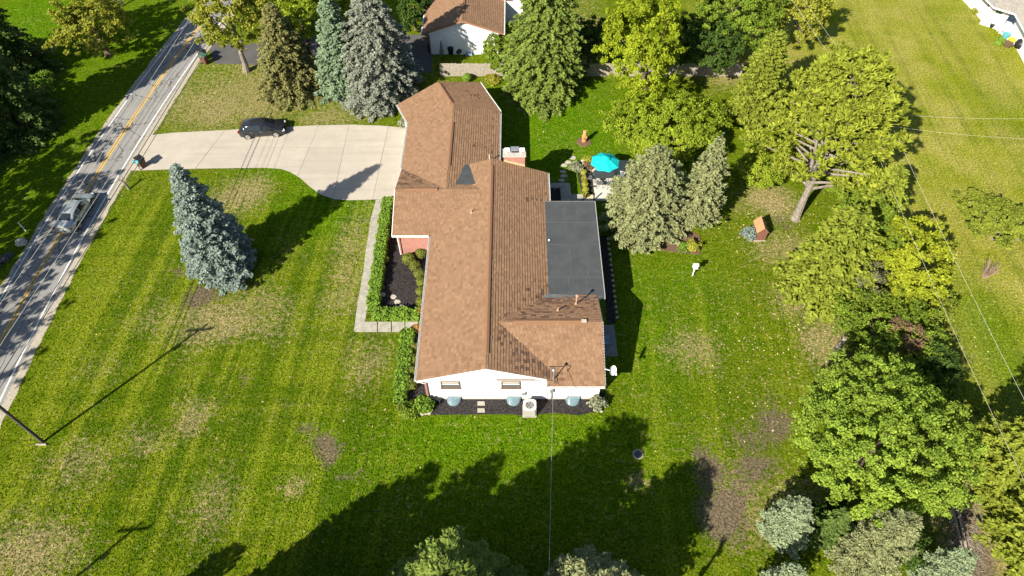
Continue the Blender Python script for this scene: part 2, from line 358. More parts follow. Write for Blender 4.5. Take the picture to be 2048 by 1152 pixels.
# ------------------------------------------------------------------ road
def strip(a, b, y0, y1, z, n=40, wob=0):
    bb = B(); ys = np.linspace(y0, y1, n); r = np.random.default_rng(3)
    P = []
    for y in ys: P.append((RX(y)+a+r.uniform(-wob,wob), y, z)); P.append((RX(y)+b+r.uniform(-wob,wob), y, z))
    return bb.add(P, [(2*i, 2*i+1, 2*i+3, 2*i+2) for i in range(n-1)])
def asphalt(name, c1, c2, cracks=True):
    m, nt, b = newmat(name); p = geopos(nt)
    g = mixc(nt, ramp(nt, noise(nt, .5, 6, .65, p), .3, .7), c1, c2)
    g = mixc(nt, mth(nt, 'MULTIPLY', ramp(nt, noise(nt, 18, 3, .7, p), .3, .7), .35), g, tuple(x*.6 for x in c1))
    if cracks:
        w = nd(nt, 'ShaderNodeVectorMath', operation='ADD'); nz = nd(nt, 'ShaderNodeTexNoise'); nz.inputs['Scale'].default_value = .9; nz.inputs['Detail'].default_value = 6
        nt.links.new(p, nz.inputs['Vector']); sc = nd(nt, 'ShaderNodeVectorMath', operation='SCALE'); sc.inputs['Scale'].default_value = 1.1
        nt.links.new(nz.outputs['Color'], sc.inputs[0]); nt.links.new(p, w.inputs[0]); nt.links.new(sc.outputs[0], w.inputs[1])
        v = nd(nt, 'ShaderNodeTexVoronoi', feature='DISTANCE_TO_EDGE'); v.inputs['Scale'].default_value = .42; nt.links.new(w.outputs[0], v.inputs['Vector'])
        cr = ramp(nt, v.outputs[0], .008, .022, 1, 0)
        cr = mth(nt, 'MULTIPLY', cr, ramp(nt, noise(nt, .28, 3, .5, p), .38, .50))
        g = mixc(nt, mth(nt, 'MULTIPLY', cr, .85), g, (.03,.03,.03))
    nt.links.new(g, b.inputs['Base Color']); b.inputs['Roughness'].default_value = .9; b.inputs['Specular IOR Level'].default_value = .15
    bump(nt, b, noise(nt, 30, 2, .7, p), .3, .01); return m
M_road = asphalt('road_asphalt', (.205,.200,.19), (.27,.26,.245))
struct('shoulder', strip(-2.45, 3.05, -60, 160, .004, 300, .10), mat('gravel_shoulder', (.40,.355,.28), (.25,.22,.17), 5, .95, .6))
struct('road', strip(-2.15, 2.4, -60, 160, .012, 160), M_road)
def linemat(name, c, worn):
    m, nt, b = newmat(name); p = geopos(nt)
    nt.links.new(mixc(nt, ramp(nt, noise(nt, 3.5, 6, .75, p), .50, .68), c, worn), b.inputs['Base Color']); b.inputs['Roughness'].default_value = .7; return m
M_yline = linemat('yellow_line_paint', (.62,.36,.03), (.36,.25,.08)); M_wline = linemat('white_line_paint', (.66,.66,.62), (.34,.33,.30))
for a, b_, mm in ((-.17,-.06,M_yline),(.06,.17,M_yline),(-1.96,-1.85,M_wline),(2.06,2.18,M_wline)):
    o = struct('road_marking', strip(a, b_, -60, 160, .017, 160), mm)
    o['label'] = 'yellow centre line painted along the grey road' if mm is M_yline else 'white edge line painted along the grey road'
# long tar seams in the paving
bb = B()
for off, y0, y1 in ((1.05,-10,90),(-1.35,-5,60),(1.6,55,100),(.55,50,95)):
    r = np.random.default_rng(int(off*10)+50); pts = []
    ys = np.arange(y0, y1, .5); w = np.cumsum(r.normal(0,.025,len(ys))); w -= np.linspace(0,w[-1],len(ys))
    for y, q in zip(ys, w): pts.append((RX(y)+off+q, y))
    P = []
    for (x, y) in pts: P += [(x-.022, y, .0165), (x+.022, y, .0165)]
    bb.add(P, [(2*i,2*i+1,2*i+3,2*i+2) for i in range(len(pts)-1)])
struct('tar_seam', bb, mat('tar', (.05,.05,.05), (.09,.09,.09), 4, .8))

# neighbour's asphalt drive
g = [G(430,128), G(470,128), (-8.8,64.0,0), (-8.8,71.5,0), (-26,70.8,0), G(474,94), G(433,80), G(418,100)]
nb = B(); nb.prism([(q[0],q[1]) for q in g], -.05, .022); struct('asphalt_drive', nb, asphalt('drive_asphalt', (.075,.072,.07), (.11,.105,.10), False))

# ------------------------------------------------------------------ concrete drive, walk
top, bot = DRIVE_TOP, DRIVE_BOT
drive = [tuple(G(*q)[:2]) for q in top+bot]
if parea(drive) < 0: drive = drive[::-1]
jl = [(315,250,230,360),(455,255,385,345),(566,255,530,345),(638,250,590,365),(699,248,665,402),(778,248,745,402),(860,248,850,402)]
dr = thing('driveway', 'pale concrete driveway of cast slabs widening towards the brown roofed house', 'driveway', (*G(560,296)[:2],0)); dr['kind'] = 'structure'
del dr['category']
xs_cells = jl
rows = [((250,228),(900,228)), ((250,299),(900,293)), ((250,352),(900,345)), ((250,420),(900,420))]
def isect(l, rr):
    (x1,y1,x2,y2) = l; (a,b),(c,d) = rr
    A = np.array([[x2-x1, -(c-a)],[y2-y1, -(d-b)]]); t, s = np.linalg.solve(A, [a-x1, b-y1]); return (x1+t*(x2-x1), y1+t*(y2-y1))
for i in range(len(jl)-1):
    for j in range(3):
        q = [isect(jl[i],rows[j]), isect(jl[i+1],rows[j]), isect(jl[i+1],rows[j+1]), isect(jl[i],rows[j+1])]
        w = [tuple(G(*a)[:2]) for a in q]
        if parea(w) < 0: w = w[::-1]
        c = np.mean(w, axis=0); w = [tuple(c + (np.array(a)-c)*(1-.02/ max(.5,np.linalg.norm(np.array(a)-c)))) for a in w]
        pc = carve(drive, w)
        if len(pc) >= 3 and abs(parea(pc)) > .05:
            obj('slab', B().prism(pc, -.1, .05+.004*random.random(), random.random()), M_conc, dr)
struct('driveway_joint', B().prism(drive, -.1, .036), mat('joint_dirt', (.09,.08,.065), (.06,.055,.045), 5, .95))

walkpts = [((770,398),(752,400)),((762,430),(741,440)),((757,462),(737,470)),((752,500),(731,505)),((747,537),(727,540)),((741,575),(720,582)),((736,612),(713,622)),((730,645),(708,664))]
wk = thing('front_walk', 'grey concrete slab walk bending along the clipped hedge', 'walk', (*G(735,520)[:2],0)); wk['kind'] = 'structure'; del wk['category']
for a, b_ in zip(walkpts[:-1], walkpts[1:]):
    q = [a[1], a[0], b_[0], b_[1]]; w = [np.array(G(*p)[:2]) for p in q]; c = sum(w)/4
    obj('slab', B().prism([tuple(c+(p-c)*.985) for p in w], -.1, .045+.01*random.random()), M_conc2, wk)
for x0, x1 in ((710,754),(756,782),(784,809),(811,836)):
    q = [(x0,664),(x1,664),(x1,644),(x0+(18 if x0==710 else 0),644)]; w = [np.array(G(*p)[:2]) for p in q]
    obj('slab', B().prism([tuple(p) for p in w], -.1, .045+.01*random.random()), M_conc2, wk)

# mulch beds
def bed(name, pts, m, z=.05, label=None):
    o = struct(name, B().prism([tuple(G(*q)[:2]) for q in pts], -.05, z, taper=.02), m, label); return o
bed('mulch_bed', BEDS['front'], M_mulch, label='dark mulch bed behind the clipped hedge in front of the house')
bed('mulch_bed', [(832,664),(812,668),(800,760),(795,822),(812,832),(866,830),(1020,829),(1050,832),(1110,826),(1160,831),(1190,824),(1212,812),(1212,786),(870,786)], M_mulch, label='dark mulch bed along the white gable end')
bed('mulch_bed', [(1222,470),(1250,492),(1300,498),(1350,505),(1400,510),(1405,495),(1400,470),(1330,440)], M_mulchb, label='brown bark mulch bed under the two grey green spruces')
bed('mulch_bed', [(1199,470),(1212,470),(1226,560),(1232,648),(1215,650)], M_mulch, label='dark shaded planting bed beside the rear wall')
bed('mulch_bed', [(1150,330),(1180,318),(1190,392),(1166,395)], M_mulch, label='dark mulch bed under the row of round boxwoods by the patio')

# ------------------------------------------------------------------ roofs
def shingles(name, pts, m, parent, expo=.21, tab=.30, stains=(), thick=.14, label=None):
    P = [np.array(p, float) for p in pts]; U = P[1]-P[0]; U /= np.linalg.norm(U)
    N = np.cross(U, P[-1]-P[0]); N /= np.linalg.norm(N)
    if N[2] < 0: N = -N
    V = np.cross(N, U)
    if V[2] < 0: V = -V
    poly = [(np.dot(p-P[0], U), np.dot(p-P[0], V)) for p in P]
    if parea(poly) < 0: poly = poly[::-1]
    us = [p[0] for p in poly]; vs_ = [p[1] for p in poly]
    deck = B(); n = len(poly); T = [P[0]+a*U+b_*V for a, b_ in poly]; Bt = [t - thick*np.array([0,0,1]) for t in T]
    deck.add(T+Bt, [tuple(range(n)), tuple(range(2*n-1, n-1, -1))]+[(i, n+i, n+(i+1)%n, (i+1)%n) for i in range(n)])
    d = obj(name, deck, mat('roof_deck', (.10,.065,.045), (.07,.045,.03), 3, .9), parent)
    if label: d['label'] = label
    bb = B(); v = min(vs_) - .03; row = 0
    while v < max(vs_):
        u = min(us) - random.uniform(0, tab); 
        while u < max(us):
            w = tab*random.uniform(.85, 1.2)
            vj = v-random.uniform(0,.035); cell = [(u+.006, vj), (u+w-.006, vj), (u+w-.006, v+expo+.015), (u+.006, v+expo+.015)]
            pc = carve(poly, cell); u += w
            if len(pc) < 3: continue
            lift = .030 + .012*random.random(); k = len(pc)
            tp = [P[0]+a*U+b_*V+N*(.004 + lift*min(1, max(0, 1-(b_-v)/(expo+.015)))) for a, b_ in pc]
            bt = [P[0]+a*U+b_*V for a, b_ in pc]
            c = np.mean(tp, axis=0); tint = min(1, max(0, random.gauss(.5, .24)))
            for s in stains:
                if random.random() < s[4]*max(0, 1-np.linalg.norm((c-np.array(s[:3])))/s[3]): tint = random.uniform(1.6, 2.5)
            n0 = len(bb.v)
            bb.add(tp+bt, [tuple(range(k))]+[(i, k+i, k+(i+1)%k, (i+1)%k) for i in range(k)], tint)
        v += expo; row += 1
    o = obj('shingle_tabs', bb, m, d, kind='stuff'); return d
def ridgevent(parent, a, b, m, w=.17, h=.05, label=None):
    a = np.array(a, float); b = np.array(b, float); d = b-a; L = np.linalg.norm(d); d /= L
    s = np.array([-d[1], d[0], 0]); s /= np.linalg.norm(s); bb = B()
    prof = [(-w, -.06), (-w, .03), (0, h+.03), (w, .03), (w, -.06)]
    V = [a + s*x + np.array([0,0,z]) for x, z in prof] + [b + s*x + np.array([0,0,z]) for x, z in prof]
    bb.add(V, [(4,3,2,1,0),(5,6,7,8,9)] + [(i, i+1, i+6, i+5) for i in range(4)])
    return obj('ridge_vent', bb, m, parent)

EZ, RZ, SL = 2.85, 4.45, .3265
house = thing('ranch_house', 'long single storey house with brown shingle roofs and white south gable', 'house', (-1.75, 34.5, 0))
# walls
wm = B()
def gable_walls(bb, x0, x1, y0, y1, zb, ze, zr, axis='y'):
    if axis == 'y':
        xm = (x0+x1)/2; A = [(x0,y0,zb),(x1,y0,zb),(x1,y0,ze),(xm,y0,zr),(x0,y0,ze)]; C = [(p[0],y1,p[2]) for p in A]
    else:
        ym = (y0+y1)/2; A = [(x0,y0,zb),(x0,y1,zb),(x0,y1,ze),(x0,ym,zr),(x0,y0,ze)]; C = [(x1,p[1],p[2]) for p in A]
    bb.add(A+C, [(0,1,2,3,4),(9,8,7,6,5),(0,5,6,1),(1,6,7,2),(4,9,5,0)])
M_siding = None
def sidingmat():
    m, nt, b = newmat('white_siding'); p = geopos(nt); s = nd(nt, 'ShaderNodeSeparateXYZ'); nt.links.new(p, s.inputs[0])
    fr = mth(nt, 'FRACT', mth(nt, 'MULTIPLY', s.outputs[2], 6.2))
    nt.links.new(mixc(nt, ramp(nt, noise(nt, 1.5, 4, .6, p), .4, .8), (.80,.80,.79), (.74,.74,.72)), b.inputs['Base Color']); b.inputs['Roughness'].default_value = .5
    bump(nt, b, fr, .5, .02); return m
M_siding = sidingmat()
w1 = B(); gable_walls(w1, -6.0, 2.5, 24.17, 44.85, 0, 2.86, 4.28); obj('wall', w1, M_siding, house)
w2 = B(); gable_walls(w2, 2.44, 6.25, 24.20, 31.9, 0, 2.62, 4.0, 'x'); obj('wall', w2, M_siding, house)
w3 = B(); gable_walls(w3, -9.35, -5.9, 38.0, 45.1, 0, 2.8, 3.95, 'x'); obj('wall', w3, M_brick, house)
w4 = B(); gable_walls(w4, -9.3, -1.6, 42.0, 52.6, 0, 2.75, 3.9); obj('wall', w4, M_siding, house)
w5 = B(); w5.box(2.45, 6.62, 31.6, 41.0, 0, 2.84); obj('wall', w5, M_siding, house)
ang = R(24.5); nN = np.array([-math.sin(ang), math.cos(ang)]); eN = np.array([math.cos(ang), math.sin(ang)])
rb = np.array([-5.47, 52.7]); rn = rb + 4.15*nN; tm = math.tan(ang/2)
lb = np.array([-9.77, 52.7-4.3*tm]); rbt = np.array([-1.17, 52.7+4.3*tm]); ln_ = rn-4.3*eN; rr_ = rn+4.3*eN
q = [lb+.4*eN, rbt-.4*eN, rr_-.4*eN-.3*nN, ln_+.4*eN-.3*nN]
obj('wall', B().prism([tuple(a) for a in q], 0, 2.75), M_siding, house)
Z3 = lambda p, z: (p[0], p[1], z)
# slopes: first two points are the eave
st_e = [(1.2,27.3,3.2,3.5,.8),(1.8,25.0,3.1,2.2,.9),(2.2,31,3.0,2.2,.55),(2.3,41.5,3,1.4,.4)]
shingles('roof_slope', [(-6.62,24.0,EZ),(-6.62,45.05,EZ),(-1.76,45.05,RZ),(-1.76,24.0,RZ)], M_shingle, house)
shingles('roof_slope', [(3.12,45.05,EZ),(3.12,24.0,EZ),(-1.74,24.0,RZ),(-1.74,45.05,RZ)], M_shingle, house, stains=st_e)
CZ = 4.17
shingles('roof_slope', [(-9.77,37.6,EZ),(-2.4,37.6,EZ),(-2.4,41.55,CZ),(-9.77,41.55,CZ)], M_shingle, house)
shingles('roof_slope', [(-2.4,45.5,EZ),(-9.77,45.5,EZ),(-9.77,41.57,CZ),(-2.4,41.57,CZ)], M_shingle, house, stains=[(-9.2,44,3.4,2.4,.85),(-8.2,43,3.7,2.2,.5)])
shingles('roof_slope', [(-9.77,41.6,EZ),Z3(lb,EZ),Z3(rb,CZ),(-5.48,41.6,CZ)], M_shingle, house)
shingles('roof_slope', [Z3(rbt,EZ),(-1.17,41.6,EZ),(-5.46,41.6,CZ),Z3(rb,CZ)], M_shingle, house, stains=[(-1.6,47.5,3,2.4,.35),(-2,52.5,3,1.5,.3)])
shingles('roof_slope', [Z3(lb,EZ),Z3(ln_,EZ),Z3(rn,CZ),Z3(rb,CZ)], M_shingle, house)
shingles('roof_slope', [Z3(rr_,EZ),Z3(rbt,EZ),Z3(rb,CZ),Z3(rn,CZ)], M_shingle, house, stains=[(-3.5,55.5,3.4,1.6,.4)])
LZ, LE = 4.2, 2.6
shingles('roof_slope', [(2.43,23.72,LE),(6.45,23.72,LE),(6.45,28.04,LZ),(-1.1,28.04,LZ),(-1.1,24.15,LE+.16),(2.43,24.15,LE+.16)], M_shingle, house, stains=[(2.6,24.1,2.7,1.2,.6),(6,28,4,1.5,.15)])
shingles('roof_slope', [(6.45,31.35,2.98),(-1.1,31.35,2.98),(-1.1,28.06,LZ),(6.45,28.06,LZ)], M_shingle, house, stains=[(3.2,30.7,3.2,3.2,.95),(5.2,30.6,3.2,2.2,.7),(1.5,29.5,3.6,2.4,.7)])
M_cap = shinglemat('ridge_shingle', (.19,.10,.056), (.27,.152,.088), (.05,.03,.02))
ridgevent(house, (-1.75,25.2,RZ+.02), (-1.75,44.2,RZ+.02), M_cap)
ridgevent(house, (-9.0,41.56,CZ+.02), (-6.2,41.56,CZ+.02), M_cap)
ridgevent(house, (-5.47,44.4,CZ+.02), (-5.47,50.3,CZ+.02), M_cap)
a = rb+.5*nN; b_ = rn-.3*nN
ridgevent(house, (a[0],a[1],CZ+.02), (b_[0],b_[1],CZ+.02), M_cap)
ridgevent(house, (.2,28.05,LZ+.02), (5.35,28.05,LZ+.02), M_cap)
obj('ridge_vent', B().box(4.95,5.30,27.93,28.19,LZ+.05,LZ+.115), mat('vent_patch', (.5,.46,.4), (.3,.25,.2), 8), house)
# black membrane cricket in the valley between the two roofs
cv = [(-4.75,42.4,4.02),(-3.1,42.4,4.05),(-3.72,45.0,3.84),(-4.12,45.0,3.84)]
cb = B(); cb.add(cv+[(x,y,z-.35) for x,y,z in cv], [(0,1,2,3),(0,4,5,1),(1,5,6,2),(2,6,7,3),(3,7,4,0)])
M_memb = mat('black_membrane', (.050,.054,.056), (.066,.070,.072), 1.2, .55, .12)
o = obj('membrane_cricket', cb, M_memb, house); o['label'] = 'black membrane triangle between two shingle slopes'
# flat roof of the sunroom: membrane sheets with lapped seams
fr = obj('flat_roof', B().box(2.28, 7.0, 31.2, 41.3, 2.70, 2.985), mat('membrane_base', (.045,.05,.052), (.06,.065,.068), 1, .6), house); fr['label'] = 'flat black membrane roof over the rear room'
ycut = [31.24, 33.1, 36.45, 38.9, 41.26]; xcut = {0:[2.75,4.35,5.75,6.96], 1:[2.75,4.6,5.9,6.96], 2:[2.75,4.4,6.96], 3:[2.75,4.4,5.4,6.96]}
for i in range(4):
    for j in range(len(xcut[i])-1):
        x0, x1 = xcut[i][j], xcut[i][j+1]
        obj('membrane_sheet', B().box(x0+.012, x1-.012, ycut[i]+.014, ycut[i+1]-.014, 2.98, 3.0+.004*random.random()), M_memb, fr)
M_seam = mat('seam_tape', (.088,.092,.093), (.062,.066,.068), 1.5, .6)
for i in range(4):
    if i: obj('seam', B().box(2.75, 6.95, ycut[i]-.03, ycut[i]+.03, 2.99, 3.008), M_seam, fr)
    for xx in xcut[i][1:-1]: obj('seam', B().box(xx-.025, xx+.025, ycut[i]+.035, ycut[i+1]-.035, 2.99, 3.007), M_seam, fr)
M_memb2 = mat('weathered_membrane', (.12,.125,.125), (.19,.195,.19), 3, .6, .2)
cu = B(); cu.add([(2.26,31.3,3.13),(2.62,31.3,3.0),(2.62,41.3,3.0),(2.26,41.3,3.13),(2.26,31.3,2.9),(2.62,31.3,2.9),(2.62,41.3,2.9),(2.26,41.3,2.9)], [(0,1,2,3),(0,4,5,1),(1,5,6,2),(2,6,7,3),(3,7,4,0)])
obj('flashing', cu, M_memb2, house)
cu = B(); cu.add([(2.3,31.0,3.16),(6.5,30.85,3.20),(6.95,31.22,3.012),(2.3,31.5,3.012)]+[(2.3,31.0,2.8),(6.5,30.85,2.8),(6.95,31.22,2.8),(2.3,31.5,2.8)], [(0,1,2,3),(0,4,5,1),(1,5,6,2),(2,6,7,3),(3,7,4,0)])
obj('flashing', cu, M_memb2, house)
M_trim = mat('grey_edge_metal', (.34,.34,.33), (.26,.26,.25), 4, .5)
obj('roof_edge_trim', B().box(6.99, 7.05, 31.15, 41.36, 2.72, 3.03), M_trim, house)
obj('roof_edge_trim', B().box(2.3, 7.0, 41.295, 41.36, 2.72, 3.03), mat('dark_edge_metal', (.14,.14,.14), (.1,.1,.1), 4, .5), house)
obj('vent_pipe', B().tube([(2.98,36.9,2.98),(2.98,36.9,3.08)], .07, 10), M_white, house)
# eaves: gutters, rakes, fascia
def gutter(p0, p1):
    p0 = np.array(p0, float); p1 = np.array(p1, float); d = (p1-p0)/np.linalg.norm(p1-p0); s = np.array([d[1], -d[0], 0])
    pr = [(0,.0),(0,-.13),(.11,-.13),(.13,0),(.115,0),(.10,-.105),(.012,-.105),(.012,0)]
    V = [p0+s*x+np.array([0,0,z]) for x, z in pr]+[p1+s*x+np.array([0,0,z]) for x, z in pr]; n = len(pr)
    return obj('gutter', B().add(V, [(i,(i+1)%n,n+(i+1)%n,n+i) for i in range(n)]+[tuple(range(n-1,-1,-1)),tuple(range(n,2*n))]), M_gutter, house)
gutter((-6.65,37.5,EZ+.01), (-6.65,24.02,EZ+.01))
gutter((-2.6,45.53,EZ+.01),(-9.7,45.53,EZ+.01))
gutter((-9.80,51.9,EZ+.01),(-9.80,45.6,EZ+.01)); gutter(Z3(ln_-.03*eN,EZ+.01), Z3(lb-.03*eN,EZ+.01))
gutter((3.15,41.4,EZ+.01),(3.15,45.03,EZ+.01)); gutter((-1.14,45.6,EZ+.01),(-1.14,53.5,EZ+.01)); gutter(Z3(rbt+.03*eN,EZ+.01), Z3(rr_+.03*eN,EZ+.01))
gutter((-9.77,37.57,EZ+.01),(-6.8,37.57,EZ+.01)); gutter((2.50,23.69,LE+.01),(6.45,23.69,LE+.01))
def rake(p0, p1, m=M_white):
    p0 = np.array(p0, float); p1 = np.array(p1, float); y = np.array([0,1,0]) if abs(p1[0]-p0[0]) > .1 else np.array([1,0,0])
    V = [p0, p1, p1-[0,0,.2], p0-[0,0,.2]]; V = V + [v + y*.04 for v in V]
    return obj('rake_board', B().add(V, [(0,1,2,3),(7,6,5,4),(0,4,5,1),(1,5,6,2),(2,6,7,3),(3,7,4,0)]), m, house)
rake((-6.6,23.955,EZ-.02),(-1.75,23.955,RZ-.02)); rake((2.38,23.955,3.07),(-1.75,23.955,RZ-.02))
rake((6.46,23.75,LE-.02),(6.46,28.05,LZ-.02)); rake((6.46,31.2,3.0),(6.46,28.05,LZ-.02)); rake((-9.82,37.6,EZ-.02),(-9.82,41.56,CZ-.02)); rake((-9.82,45.5,EZ-.02),(-9.82,41.56,CZ-.02))
obj('gable_soffit', B().add([(-6.5,23.99,EZ-.16),(2.38,23.99,2.92),(-1.75,23.99,RZ-.18),(-6.5,24.16,EZ-.16),(2.38,24.16,2.92),(-1.75,24.16,RZ-.18)], [(0,2,5,3),(2,1,4,5)]), M_white, house)
gv = B().add([(-3.0,24.10,4.02),(-.5,24.10,4.02),(-1.75,24.10,4.36),(-3.0,24.20,4.02),(-.5,24.20,4.02),(-1.75,24.20,4.36)],[(0,1,2),(5,4,3),(0,3,4,1),(1,4,5,2),(2,5,3,0)])
obj('gable_vent', gv, mat('gable_trim', (.62,.61,.6), (.55,.54,.53), 3), house)
def downspout(pts, m=M_gutter): return obj('downspout', B().tube(pts, .05, 6), m, house)
downspout([(-6.68,24.15,EZ-.1),(-6.62,24.1,EZ-.25),(-6.08,24.1,EZ-.55),(-6.06,24.1,.15),(-6.15,23.8,.08)])
downspout([(-9.75,37.7,EZ-.1),(-9.45,37.92,EZ-.4),(-9.43,37.92,.1)])
downspout([(-9.85,45.65,EZ-.1),(-9.45,45.7,EZ-.4),(-9.43,45.7,.1)])
cb = B().box(-6.12,-5.98,24.05,24.16,0,2.4); obj('corner_brick', cb, M_brick, house)
obj('corner_brick', B().box(-9.42,-9.3,37.9,37.995,0,2.7), M_brick, house)
obj('foundation', B().box(-6.05,6.28,24.115,24.18,0,.16), mat('foundation_concrete', (.45,.42,.38), (.35,.32,.29), 3), house)
obj('seam_trim', B().box(2.47,2.54,24.13,24.20,.0,2.95), M_gutter, house)
# windows of the gable
M_wframe = mat('brown_window_frame', (.17,.10,.07), (.13,.075,.05), 5, .5); 
def glassmat(name, c, rough=.08):
    m, nt, b = newmat(name); b.inputs['Base Color'].default_value = (*c,1); b.inputs['Roughness'].default_value = rough; b.inputs['Specular IOR Level'].default_value = .8; return m
M_glass = glassmat('window_glass', (.10,.115,.11)); M_carglass = glassmat('car_glass', (.012,.016,.018), .05)
def window(parent, xc, y, z0, z1, w, fm=M_wframe):
    h = .07
    f = B().box(xc-w/2, xc+w/2, y-.05, y+.02, z1-h, z1).box(xc-w/2, xc+w/2, y-.05, y+.02, z0, z0+h).box(xc-w/2, xc-w/2+h, y-.05, y+.02, z0+h, z1-h).box(xc+w/2-h, xc+w/2, y-.05, y+.02, z0+h, z1-h)
    win = obj('window', f, fm, parent)
    obj('sill', B().box(xc-w/2-.05, xc+w/2+.05, y-.10, y-.002, z0-.06, z0-.001), fm, win)
    zm = z0+(z1-z0)*.55
    obj('pane', B().box(xc-w/2+h, xc+w/2-h, y-.015, y+.01, z0+h, zm-.02), M_glass, win)
    obj('pane', B().box(xc-w/2+h, xc+w/2-h, y-.012, y+.01, zm+.02, z1-h), M_glass, win)
    obj('meeting_rail', B().box(xc-w/2+h, xc+w/2-h, y-.03, y+.01, zm-.02, zm+.02), M_white, win)
    obj('blind', B().box(xc-w/2+h+.03, xc+w/2-h-.03, y-.022, y-.016, zm+.14, z1-h-.01), mat('roller_blind', (.55,.53,.47), (.5,.48,.43), 4), win)
window(house, -4.33, 24.16, 1.62, 2.52, 1.35); window(house, -.08, 24.16, 1.62, 2.52, 1.35)
# chimney
ch = obj('chimney', B().box(-.72, 1.12, 45.12, 45.95, 0, 4.62), M_brick, house)
obj('chimney_crown', B().box(-.80, 1.20, 45.04, 46.03, 4.62, 4.74), mat('chimney_crown_mortar', (.42,.40,.36), (.33,.31,.28), 5), ch)
for x in (-.42, .86):
    obj('flue_tile', B().lathe((x,45.62,4.74), [(.17,0),(.17,.2),(.12,.2),(.12,.05)], 4), mat('clay_flue', (.6,.5,.42), (.5,.4,.33), 5), ch)
    obj('flue_cap', B().box(x-.22,x+.22,45.40,45.84,4.97,5.01), M_white, ch)
obj('flue_cap', B().box(-.12,.60,45.45,45.95,4.98,5.05), M_metal, ch)
obj('flue_screen', B().box(-.05,.53,45.5,45.9,4.74,4.98), M_dark, ch)
sf = B()
for i in range(7):
    x = -.70+i*.26; z = RZ - SL*(x+1.75) + .01; sf.box(x, x+.26, 45.075, 45.115, z-.05, z+.13)
obj('step_flashing', sf, mat('tan_flashing', (.55,.40,.22), (.45,.32,.18), 6), ch)
# plumbing vents on the roof
def vent(x, y, z, h, r=.05, m=None, cap=False):
    m = m or mat('pink_vent_paint', (.42,.25,.18), (.36,.21,.15), 5, .5)
    o = obj('vent_pipe', B().tube([(x,y,z-.1),(x,y,z+h)], r, 10), m, house)
    obj('pipe_collar', B().lathe((x,y,z-.06), [(.14,0),(.12,.08),(r+.01,.16)], 12), m, o)
    if cap: obj('rain_cap', B().lathe((x,y,z+h), [(.06,0),(.12,.02),(.12,.1),(.03,.14)], 12), m, o)
zE = lambda y: LZ-.37*(y-28.05)
vent(3.35,29.35,zE(29.35),.38); vent(4.75,30.2,zE(30.2),.95,.055,None,True)
vent(-3.3,39.1,RZ-SL*1.55,.38,.05); vent(-2.0,46.3,3.05,.75,.05,mat('pale_vent', (.6,.55,.47),(.5,.45,.4),4))
# electric service mast with weatherhead
ma = thing('service_mast', 'grey electric service mast with weatherhead rising through the low roof edge', 'mast', (2.82,24.0,0))
obj('conduit', B().tube([(2.82,24.08,.15),(2.82,24.08,2.3),(2.82,24.05,2.7),(2.82,24.05,4.1)], .035, 8), M_metal, ma)
obj('weatherhead', B().lathe((2.82,24.05,4.08), [(.05,0),(.11,.04),(.10,.14),(.03,.19)], 10), M_metal, ma)
obj('bracket', B().box(2.70,2.94,24.02,24.16,2.2,2.35), M_dark, ma)
for k in range(3):
    t = k*.5
    obj('cable', B().tube([(2.85,24.0,4.15),(3.05+.1*t,23.85,4.2-.1*t),(3.15,23.8+.1*k,3.9-.1*k),(2.95,23.6,3.95)], .014, 5), M_black, ma)
obj('roof_brace', B().tube([(2.83,24.1,3.9),(3.3,25.0,3.12)], .018, 6), M_metal, ma)
obj('roof_brace', B().tube([(2.81,24.1,3.9),(2.55,25.0,3.12)], .018, 6), M_metal, ma)
obj('meter_box', B().box(2.70,2.94,24.02,24.15,1.1,1.55), M_metal, ma)
# satellite dish
sdx = thing('satellite_dish', 'white satellite dish on a bent arm at the roof corner', 'dish', (6.35,24.9,2.9))
c = np.array([7.02,24.75,3.0]); ax = unit(np.array([-.25,-.72,.55])); u = unit(np.cross(ax,[0,0,1])); v = np.cross(ax,u)
ax = unit(np.array([.55,-.62,.45])); u = unit(np.cross(ax,[0,0,1])); v = np.cross(ax,u)
bb = B(); ring = [(0,-.07),(.15,-.06),(.3,-.02),(.40,.03)]; V = []
for r_, h_ in ring:
    for k in range(18): t = 2*math.pi*k/18; V.append(c+ax*h_+r_*(.82*math.cos(t)*u+math.sin(t)*v))
F = [(i*18+k, i*18+(k+1)%18, (i+1)*18+(k+1)%18, (i+1)*18+k) for i in range(3) for k in range(18)]
obj('dish', bb.add(V,F), M_white, sdx, smooth=True)
obj('mast_arm', B().tube([(6.30,24.95,2.75),(6.42,24.9,3.0),(6.75,24.8,2.95),(7.0,24.78,2.92)], .03, 8), M_white, sdx)
obj('receiver', B().tube([c+[0,0,-.35]+ax*.02, c+ax*.35+[0,0,-.3]], .025, 6).obox(c+ax*.37+[0,0,-.28], (1,0,0),(0,1,0),(0,0,1),.05,.09,.05), M_gutter, sdx)

